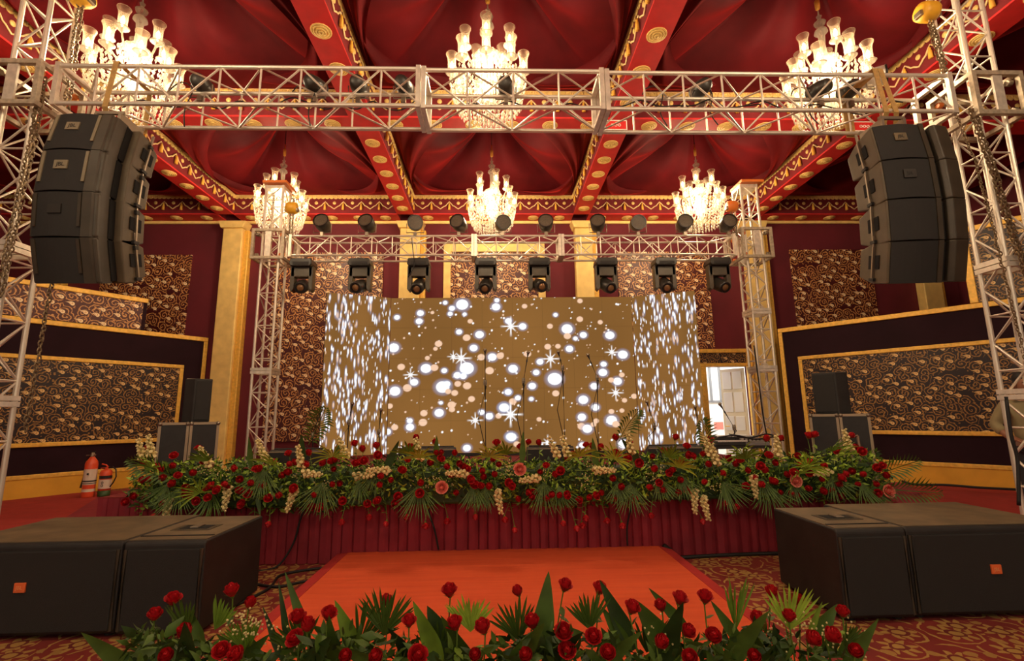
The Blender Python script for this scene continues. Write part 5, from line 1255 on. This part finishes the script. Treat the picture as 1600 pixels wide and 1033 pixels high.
BROAD = [MB().add(*blade(.30, .085, .10, .25, 9)).mesh('leaf_blade', 'leaf', smooth=True), MB().add(*blade(.34, .10, .22, .3, 9)).mesh('leaf_blade', 'leaf_dark', smooth=True), MB().add(*blade(.32, .075, .05, .3, 9)).mesh('leaf_blade', 'leaf', smooth=True)]
def tuberose_mesh(seed):
    r = random.Random(seed); mb = MB(); 
    for i in range(22):
        t = i/21; a = i*2.4; R = .020*(1-.55*t); z = .02 + .19*t; l = .040*(1-.45*t)
        d = Vector((math.cos(a), math.sin(a), .9)).normalized(); p = Vector((math.cos(a)*R*.3, math.sin(a)*R*.3, z))
        mb.tube([p, p+d*l*.5, p+d*l*.95], [.008, .015*(1-.35*t), .017*(1-.55*t)], 6)
    return mb.mesh('florets', 'tuberose')
TUB = [tuberose_mesh(1), tuberose_mesh(2)]
SPIKE = MB().tube([(0, 0, -.12), (0, 0, .2)], .004, 5).mesh('stem', 'stem')
def foliage(pts, sizes, mats_, name, label, loc, seed, group=None):
    """uncountable small leaves, one object of kind stuff per hue"""
    r = random.Random(seed)
    for mi, mn in enumerate(mats_):
        mb = MB()
        for p in pts[mi::len(mats_)]:
            L = r.uniform(*sizes); vs, fs = blade(L, L*r.uniform(.35, .6), r.uniform(.1, .5), .2, 3)
            d = Vector((r.uniform(-1, 1), r.uniform(-1, .25), r.uniform(-.7, .9))); M = Matrix.Translation(Vector(p)) @ orient(d, r.uniform(0, 6)).to_matrix().to_4x4()
            mb.add(vs, fs, M)
        o = mb.build(name, mn, None, loc=Vector(loc), smooth=True); tag(o, label[mi], 'foliage', group, 'stuff')
def tuberose(p, d, label, s=1.0, g='tuberose spikes along the stage edge'):
    t = thing('tuberose', p, label, 'flower', g); q = orient(d); put('florets', random.choice(TUB), t, p, q, (s,)*3); put('stem', SPIKE, t, p, q, (s,)*3)
def leafy(name, meshes, p, d, label, cat, group, s=1.0, jit=.3):
    t = thing(name, p, label, cat, group); put(meshes.name.split('.')[0], meshes, t, p, face_cam(d, jit), (s,)*3); return t

# ---- long arrangement on the stage edge
AX0, AX1 = -3.45, 3.88
def env(x):                                              # top and bottom of the mass
    f = (x-AX0)/(AX1-AX0)
    return 1.0 + .03*math.sin(f*21) , .60 + .03*math.sin(f*17+1)
ZONES = ('at the left end', 'before the left rear tower and side screen', 'before the left part of the main screen', 'before the right part of the main screen', 'before the right side screen', 'before the doorway', 'at the right end')
def zone(x):
    for k, e in enumerate((-2.75, -1.35, 0.1, 1.55, 2.35, 3.1)):
        if x < e: return ZONES[k]
    return ZONES[-1]
core = []
for _ in range(15000):
    x = random.uniform(AX0-.05, AX1+.05); zt, zb = env(x); z = zb-.08 + (zt-zb+.04)*random.random()**.9
    yb = YF - .06 - .20*math.sin(PI*min(1, max(0, (z-zb+.1)/(zt-zb+.1)))) + random.uniform(0, .26)
    core.append((x, yb, z))
foliage(core, (.035, .075), ['leaf_dark', 'leaf', 'leaf_light', 'leaf_yellow'], 'filler_foliage', ['dark green filler leaves packed along the stage edge', 'mid green filler leaves packed along the stage edge', 'light green filler leaves between the roses on the stage edge', 'bright yellow-green filler leaves along the stage edge'], (0, YF, .6), 11)
bb_pts = []
for k in range(14):
    cx = random.uniform(AX0+.2, AX1-.2); cz = random.uniform(.72, .95)
    bb_pts += [(cx+random.gauss(0, .06), YF-.24+random.uniform(-.03, .03), cz+random.gauss(0, .04)) for _ in range(26)]
mb = MB()
for p in bb_pts: mb.ball(p, .0065, 5, 3)
tag(mb.build('gypsophila', 'tuberose', None, loc=Vector((0, YF-.24, .85))), 'tiny cream gypsophila buds among the stage-edge roses', 'flower', None, 'stuff')
tr = thing('flower_trough', (0, YF-.1, .56), 'dark green trough along the stage edge under the flowers', 'trough')
MB().box((AX0+.1, YF-.14, STAGE_Z-.10), (AX1-.1, YF+.16, STAGE_Z+.22)).build('foam_block', 'leaf_dark', tr, bevel=.02)
NROSE = 245
for k in range(NROSE):
    x = AX0 + (AX1-AX0)*((k+random.uniform(0, 1))/NROSE); zt, zb = env(x); m = random.random()
    if m < .74:
        z = random.uniform(zb-.02, zt+.02); y = YF - .24 - .10*math.sin(PI*min(1, (z-zb+.1)/(zt-zb+.1))) + random.uniform(-.04, .05)
        rose((x, y, z), (x+random.uniform(-.06, .06), YF-.02, z-.13), 'red roses in the stage-edge flowers', 'red rose among the stage-edge leaves, ' + zone(x), random.uniform(.88, 1.15), lv=1, facing=(random.uniform(-.7, .7), -.9, random.uniform(-.1, 1.0)))
    elif m < .87:
        z = zt + random.uniform(.03, .14); y = YF - random.uniform(.0, .15)
        rose((x, y, z), (x+random.uniform(-.03, .03), y+.02, zt-.12), 'tall red roses in the stage-edge flowers', 'tall red rose above the stage-edge flowers, ' + zone(x), random.uniform(.95, 1.15), lv=2, facing=(random.uniform(-.3, .3), -.5, .8))
    else:
        z = zb - random.uniform(.08, .25); y = YF - .16 - random.uniform(.0, .10)
        rose((x, y, z), (x+random.uniform(-.10, .10), YF-.10, zb+.08), 'hanging red roses in the stage-edge flowers', 'red rosebud hanging over the stage skirt, ' + zone(x), random.uniform(.85, 1.05), lv=3, facing=(random.uniform(-.2, .2), -.35, -.9))
for k, (u, v) in enumerate(((812, 734), (1240, 752), (1384, 768), (691, 762))):
    p = at(u, v, 4.83); rose(p, p+Vector((0, .2, -.06)), None, 'pale pink rose in the stage-edge flowers, %s' % ('at the middle of the stage', 'toward the right corner', 'at the far right end', 'left of the middle')[k], 1.3, True, 1, (0, -1, .2))
TB = [(222, 712, 'u'), (236, 706, 'u'), (262, 790, 'd'), (355, 770, 'd'), (325, 722, 'u'), (412, 712, 'u'), (470, 722, 'u'), (458, 772, 'd'), (540, 708, 'u'), (480, 740, 's'), (600, 735, 's'), (655, 710, 'u'), (560, 744, 's'), (722, 740, 's'), (778, 775, 'd'), (835, 748, 's'), (868, 706, 'u'), (885, 706, 'u'), (985, 700, 'u'), (935, 735, 's'), (1085, 775, 'd'), (1100, 785, 'd'), (1108, 705, 'u'), (1118, 718, 'u'), (1178, 752, 'd'), (1215, 705, 'u'), (1290, 738, 's'), (1325, 695, 'u')]
for k, (u, v, m) in enumerate(TB):
    p = at(u, v, YF-.32); d = {'u': (random.uniform(-.5, -.1), -.25, 1), 'd': (random.uniform(-.4, .2), -.3, -1), 's': (random.choice((-1, 1)), -.4, random.uniform(-.1, .3))}[m]
    tuberose(p - Vector(d).normalized()*.09, d, {'u': 'upright cream tuberose on the stage edge, ', 'd': 'cream tuberose hanging over the skirt, ', 's': 'cream tuberose lying sideways in the stage flowers, '}[m] + zone(p.x), 1.15)
for k, (u, v, a) in enumerate(((262, 768, -.35), (280, 775, -.1), (330, 778, .1), (412, 745, -.1), (505, 765, -.15), (560, 762, .2), (590, 745, -.6), (655, 770, .0), (740, 768, .05), (758, 772, .1), (850, 765, 0), (872, 770, .3), (965, 765, .05), (985, 768, -.1), (1030, 758, .2), (1065, 755, .1), (1130, 765, .5), (1190, 758, 0), (1240, 765, -.05), (1300, 755, .2), (1345, 765, .15), (1362, 768, .5), (1200, 770, .1))):
    p = at(u, v-12, YF-.30); leafy('palm_frond', FAN[k % 3], p, (math.sin(a), -.16, -math.cos(a)), 'green palm fan over the stage skirt, ' + zone(p.x), 'palm frond', 'palm fans hanging over the skirt', random.uniform(.68, .92))
for k, (u, v, a) in enumerate(((262, 752, -1.0), (1385, 745, 1.1), (1395, 765, 1.6), (1090, 705, -.4), (500, 695, .5), (985, 690, .4))):
    p = at(u-18*(1 if a > 0 else -1), v, YF-.28); leafy('palm_leaf', FEA[k % 2], p, (math.sin(a), -.2, math.cos(a)), 'feathery palm leaf in the stage-edge flowers, %s' % ('sweeping left at the left end', 'sweeping right at the right end', 'trailing off the right end', 'in front of the right monitor', 'in front of the left side screen', 'left of the right side screen')[k], 'palm frond', 'feathery palm leaves')
for k, (u, v) in enumerate(((240, 725), (312, 765), (325, 715), (425, 720), (520, 708), (640, 705), (655, 710), (765, 708), (790, 705), (905, 708), (960, 712), (1045, 710), (1060, 725), (1160, 705), (1165, 712), (1250, 735), (1262, 725), (1300, 700), (1310, 708))):
    p = at(u, v+6, YF-.37); leafy('dracaena_spray', SPRAY[k % 3], p, (random.uniform(-.4, .4), -.6, 1), 'yellow-green leaf spray on the stage edge, ' + zone(p.x), 'leaf spray', 'yellow-green sprays on the stage edge', 1.1)
for k, (u, v, a) in enumerate(((392, 700, -.05), (471, 700, .02), (518, 705, .3), (681, 698, .02), (602, 705, .5), (816, 695, .05), (932, 700, -.1), (1000, 695, -.6), (400, 780, 2.9), (1128, 780, 2.9), (1185, 715, .2))):
    p = at(u, v+30 if abs(a) < 2 else v-25, YF-.18); leafy('aspidistra_leaf', BROAD[k % 3], p, (math.sin(a), -.05, math.cos(a)), 'broad dark green leaf blade in the stage-edge flowers, %s' % ('upright by the left rear tower', 'upright before the left monitor', 'slanting before the left side screen', 'upright left of centre', 'leaning left of the second monitor', 'upright at the centre', 'upright right of centre', 'leaning before the right monitor', 'hanging near the left subwoofer', 'hanging right of the step', 'upright before the equipment table')[k], 'leaf', 'broad leaf blades')

# ---- near bouquet at the front
ORD = ['first', 'second', 'third', 'fourth', 'fifth', 'sixth', 'seventh', 'eighth', 'ninth', 'tenth', 'eleventh', 'twelfth', 'thirteenth', 'fourteenth', 'fifteenth', 'sixteenth', 'seventeenth', 'eighteenth', 'nineteenth', 'twentieth']
NR = sorted([(241,968),(269,944),(295,990),(363,931),(389,949),(347,1022),(375,1028),(465,973),(480,985),(512,967),(465,1003),(606,945),(703,931),(713,983),(639,978),(757,988),(651,1030),(743,1028),(811,930),(833,980),(880,993),(881,922),(935,927),(927,1000),(886,1022),(825,1028),(949,1025),(985,957),(1060,943),(1101,941),(1070,991),(1028,1008),(1113,999),(1034,953),(1204,932),(1185,975),(1233,970),(1249,945),(1264,1003),(1293,998),(1317,963),(1336,1022),(1080,1032),(540,1030),(590,1032),(1180,1030),(260,1030)])
for k, (u, v) in enumerate(NR):
    y = 2.28 - (v-920)/110*.38 + random.uniform(-.05, .05); p = at(u, v, y)
    n = ORD[k] if k < 20 else (ORD[k-20] + ' past the middle of the step' if 0 else None)
    if k < 20: lab = 'red rose in the near bouquet, %s from its left end' % ORD[k]
    elif len(NR)-1-k < 20: lab = 'red rose in the near bouquet, %s from its right end' % ORD[len(NR)-1-k]
    else: lab = 'red rose at the middle of the near bouquet, %s of the middle ones' % ORD[k-20]
    rose(p, (p.x+random.uniform(-.05, .05), p.y+.05, max(.06, p.z-.30)), 'red roses in the near bouquet', lab, random.uniform(.74, .92), lv=3, facing=(random.uniform(-.35, .35), -.25, .95) if v < 990 else (random.uniform(-.4, .4), -.6, .7), spray=random.choice(('leaf', 'leaf_light')))
def big_leaf(tip, base, wpx, y, matn, label, bend=.1):
    A, B = at(*base, y), at(*tip, y+.03); L = (B-A).length; W = wpx/F_PX*y
    me = MB().add(*blade(L, W, bend, .28, 10)).mesh('leaf_blade', matn, smooth=True)
    t = thing('broad_leaf', A, label, 'leaf', 'broad leaves in the near bouquet'); put('leaf_blade', me, t, A, face_cam(B-A, .35)); return t
BL = [((858, 890), (846, 1012), 36, 'leaf', 'tall and pointed at the middle'), ((936, 902), (992, 1015), 30, 'leaf_dark', 'tall, right of the middle'), ((446, 890), (484, 1005), 17, 'leaf', 'tall narrow blade by the left edge of the step'), ((437, 905), (452, 1015), 12, 'leaf_dark', 'narrow blade left of the tall pair'), ((647, 935), (690, 1036), 34, 'leaf_light', 'bright-edged, left of the middle'), ((668, 944), (712, 1040), 46, 'leaf_dark', 'widest dark one left of the middle'), ((524, 935), (566, 1036), 30, 'leaf_light', 'bright one over the orange step'), ((302, 994), (432, 1030), 26, 'leaf', 'lying flat at the left'), ((990, 932), (1062, 1036), 48, 'leaf', 'wide one right of the middle'), ((1012, 916), (1075, 985), 20, 'leaf', 'slim one pointing up left'), ((1108, 936), (1160, 1010), 20, 'leaf', 'slim one past the right edge of the step'), ((1306, 942), (1272, 998), 30, 'leaf', 'rounded one before the right subwoofer'), ((1282, 938), (1262, 992), 18, 'leaf_light', 'light blade before the right subwoofer'), ((940, 945), (985, 1020), 26, 'leaf', 'mid green one behind the roses'), ((200, 1030), (300, 1012), 40, 'leaf_dark', 'dark one at the left end'), ((990, 1028), (1050, 1020), 28, 'leaf_yellow', 'yellow-streaked one low in the middle'), ((1172, 1028), (1240, 1012), 28, 'leaf', 'low one at the right'), ((412, 945), (440, 1030), 13, 'leaf_dark', 'dark narrow blade at the left'), ((300, 952), (318, 1010), 22, 'leaf', 'small rounded one among the left roses'), ((880, 968), (868, 1030), 22, 'leaf_light', 'small light one under the middle'), ((465, 978), (525, 1036), 22, 'leaf_dark', 'dark one under the left roses')]
for k, (tp, bs, wpx, mn, nm) in enumerate(BL): big_leaf(tp, bs, wpx, 2.12 + .03*(k % 4), mn, 'broad leaf in the near bouquet, ' + nm, .06 if tp[1] < 960 else .2)
for k in range(18):
    u = 215 + k*64 + random.uniform(-18, 18); v = random.uniform(1045, 1062); A = at(u, v, 2.02+random.uniform(0, .2)); d = (random.uniform(-.8, .8), random.uniform(-.5, -.1), random.uniform(.5, 1))
    t = thing('broad_leaf', A, 'low broad leaf under the near roses, %s of these from the left' % ORD[k], 'leaf', 'low broad leaves in the near bouquet'); put('leaf_blade', BROAD[k % 3], t, A, face_cam(d, .4), (random.uniform(.8, 1.1),)*3)
NF = [(735, 988, 925, 'leaf_yellow', 0, 'yellow fan left of the middle', 15, 1.5), (600, 992, 912, 'palm', .1, 'spiky fan over the orange step', 17, 1.6), (335, 985, 925, 'leaf_light', .4, 'light fan before the left subwoofer', 9, .9), (290, 990, 930, 'palm', -.1, 'small fan among the left roses', 10, 1.2), (810, 1000, 928, 'palm', -.15, 'fan under the middle rose', 12, 1.5), (922, 985, 920, 'palm', -.1, 'fan right of the middle leaf', 12, 1.3), (1150, 985, 898, 'leaf_light', .05, 'tall fan past the right edge of the step', 9, .8), (1235, 985, 905, 'leaf_yellow', .1, 'tall yellow-green spray before the right subwoofer', 13, 1.5), (1320, 1010, 965, 'palm', .8, 'fan at the right end', 13, 1.8), (560, 1010, 925, 'palm', .6, 'fan leaning right over the step', 11, 1.2), (470, 1020, 950, 'palm', -.3, 'fan at the left edge of the step', 12, 1.5), (385, 1020, 960, 'leaf_light', -.2, 'fine light fan behind the left roses', 14, 1.3), (1010, 1020, 955, 'palm', .3, 'fan behind the right roses', 13, 1.6), (690, 1030, 960, 'palm', -.5, 'low fan left of the middle', 13, 1.8), (1190, 1025, 970, 'palm', -.4, 'low fan at the right', 13, 1.8), (1290, 1028, 980, 'palm', .5, 'low fan at the right end', 13, 1.8), (240, 1025, 975, 'palm', -.7, 'low fan at the left end', 13, 1.6), (850, 1035, 975, 'palm', .4, 'low fan at the middle', 13, 1.8)]
for k, (u, v, vt, mn, a, nm, n, sp) in enumerate(NF):
    y = 2.2 - .02*(k % 3); A, B = at(u, v, y), at(u, vt, y); L = (B-A).length
    me = palm_fan(n, L*1.02, sp, .013, mn, .12, 40+k); t = thing('palm_frond', A, 'palm frond in the near bouquet, ' + nm, 'palm frond', 'palm fronds in the near bouquet')
    put('frond', me, t, A, face_cam((math.sin(a), -.05, math.cos(a)), .25))
core = []
for _ in range(1900):
    u = random.uniform(200, 1345); v = random.uniform(1000, 1080); y = random.uniform(1.95, 2.3); core.append(tuple(at(u, v + 18*math.sin(u*.02), y)))
foliage(core, (.035, .085), ['leaf_dark', 'leaf', 'leaf'], 'bouquet_foliage', ['dark green small leaves filling the near bouquet', 'mid green small leaves filling the near bouquet', 'green upper small leaves filling the near bouquet'], (0, 2.1, .3), 21)
mb = MB()
for cu, cv in ((385, 985), (395, 975), (1195, 990), (1260, 985), (1040, 1000), (470, 1015), (1310, 1000)):
    for _ in range(34): mb.ball(at(cu+random.gauss(0, 22), cv+random.gauss(0, 14), 2.1+random.uniform(-.05, .05)), .0045, 5, 3)
tag(mb.build('gypsophila', 'tuberose', None, loc=Vector((0, 2.1, .5))), 'tiny cream gypsophila buds in the near bouquet', 'flower', None, 'stuff')
box = thing('flower_trough', (0.0, 2.12, 0), 'dark green trough on the floor under the near bouquet', 'trough')
MB().prism([(1.95, 0.0), (2.3, 0.0), (2.34, .24), (1.92, .24)], -1.55, 1.6, 'x').build('box', 'leaf_dark', box, bevel=0.01)
MB().box((-1.52, 1.95, .235), (1.57, 2.31, .25)).build('foam', 'leaf_dark', box)
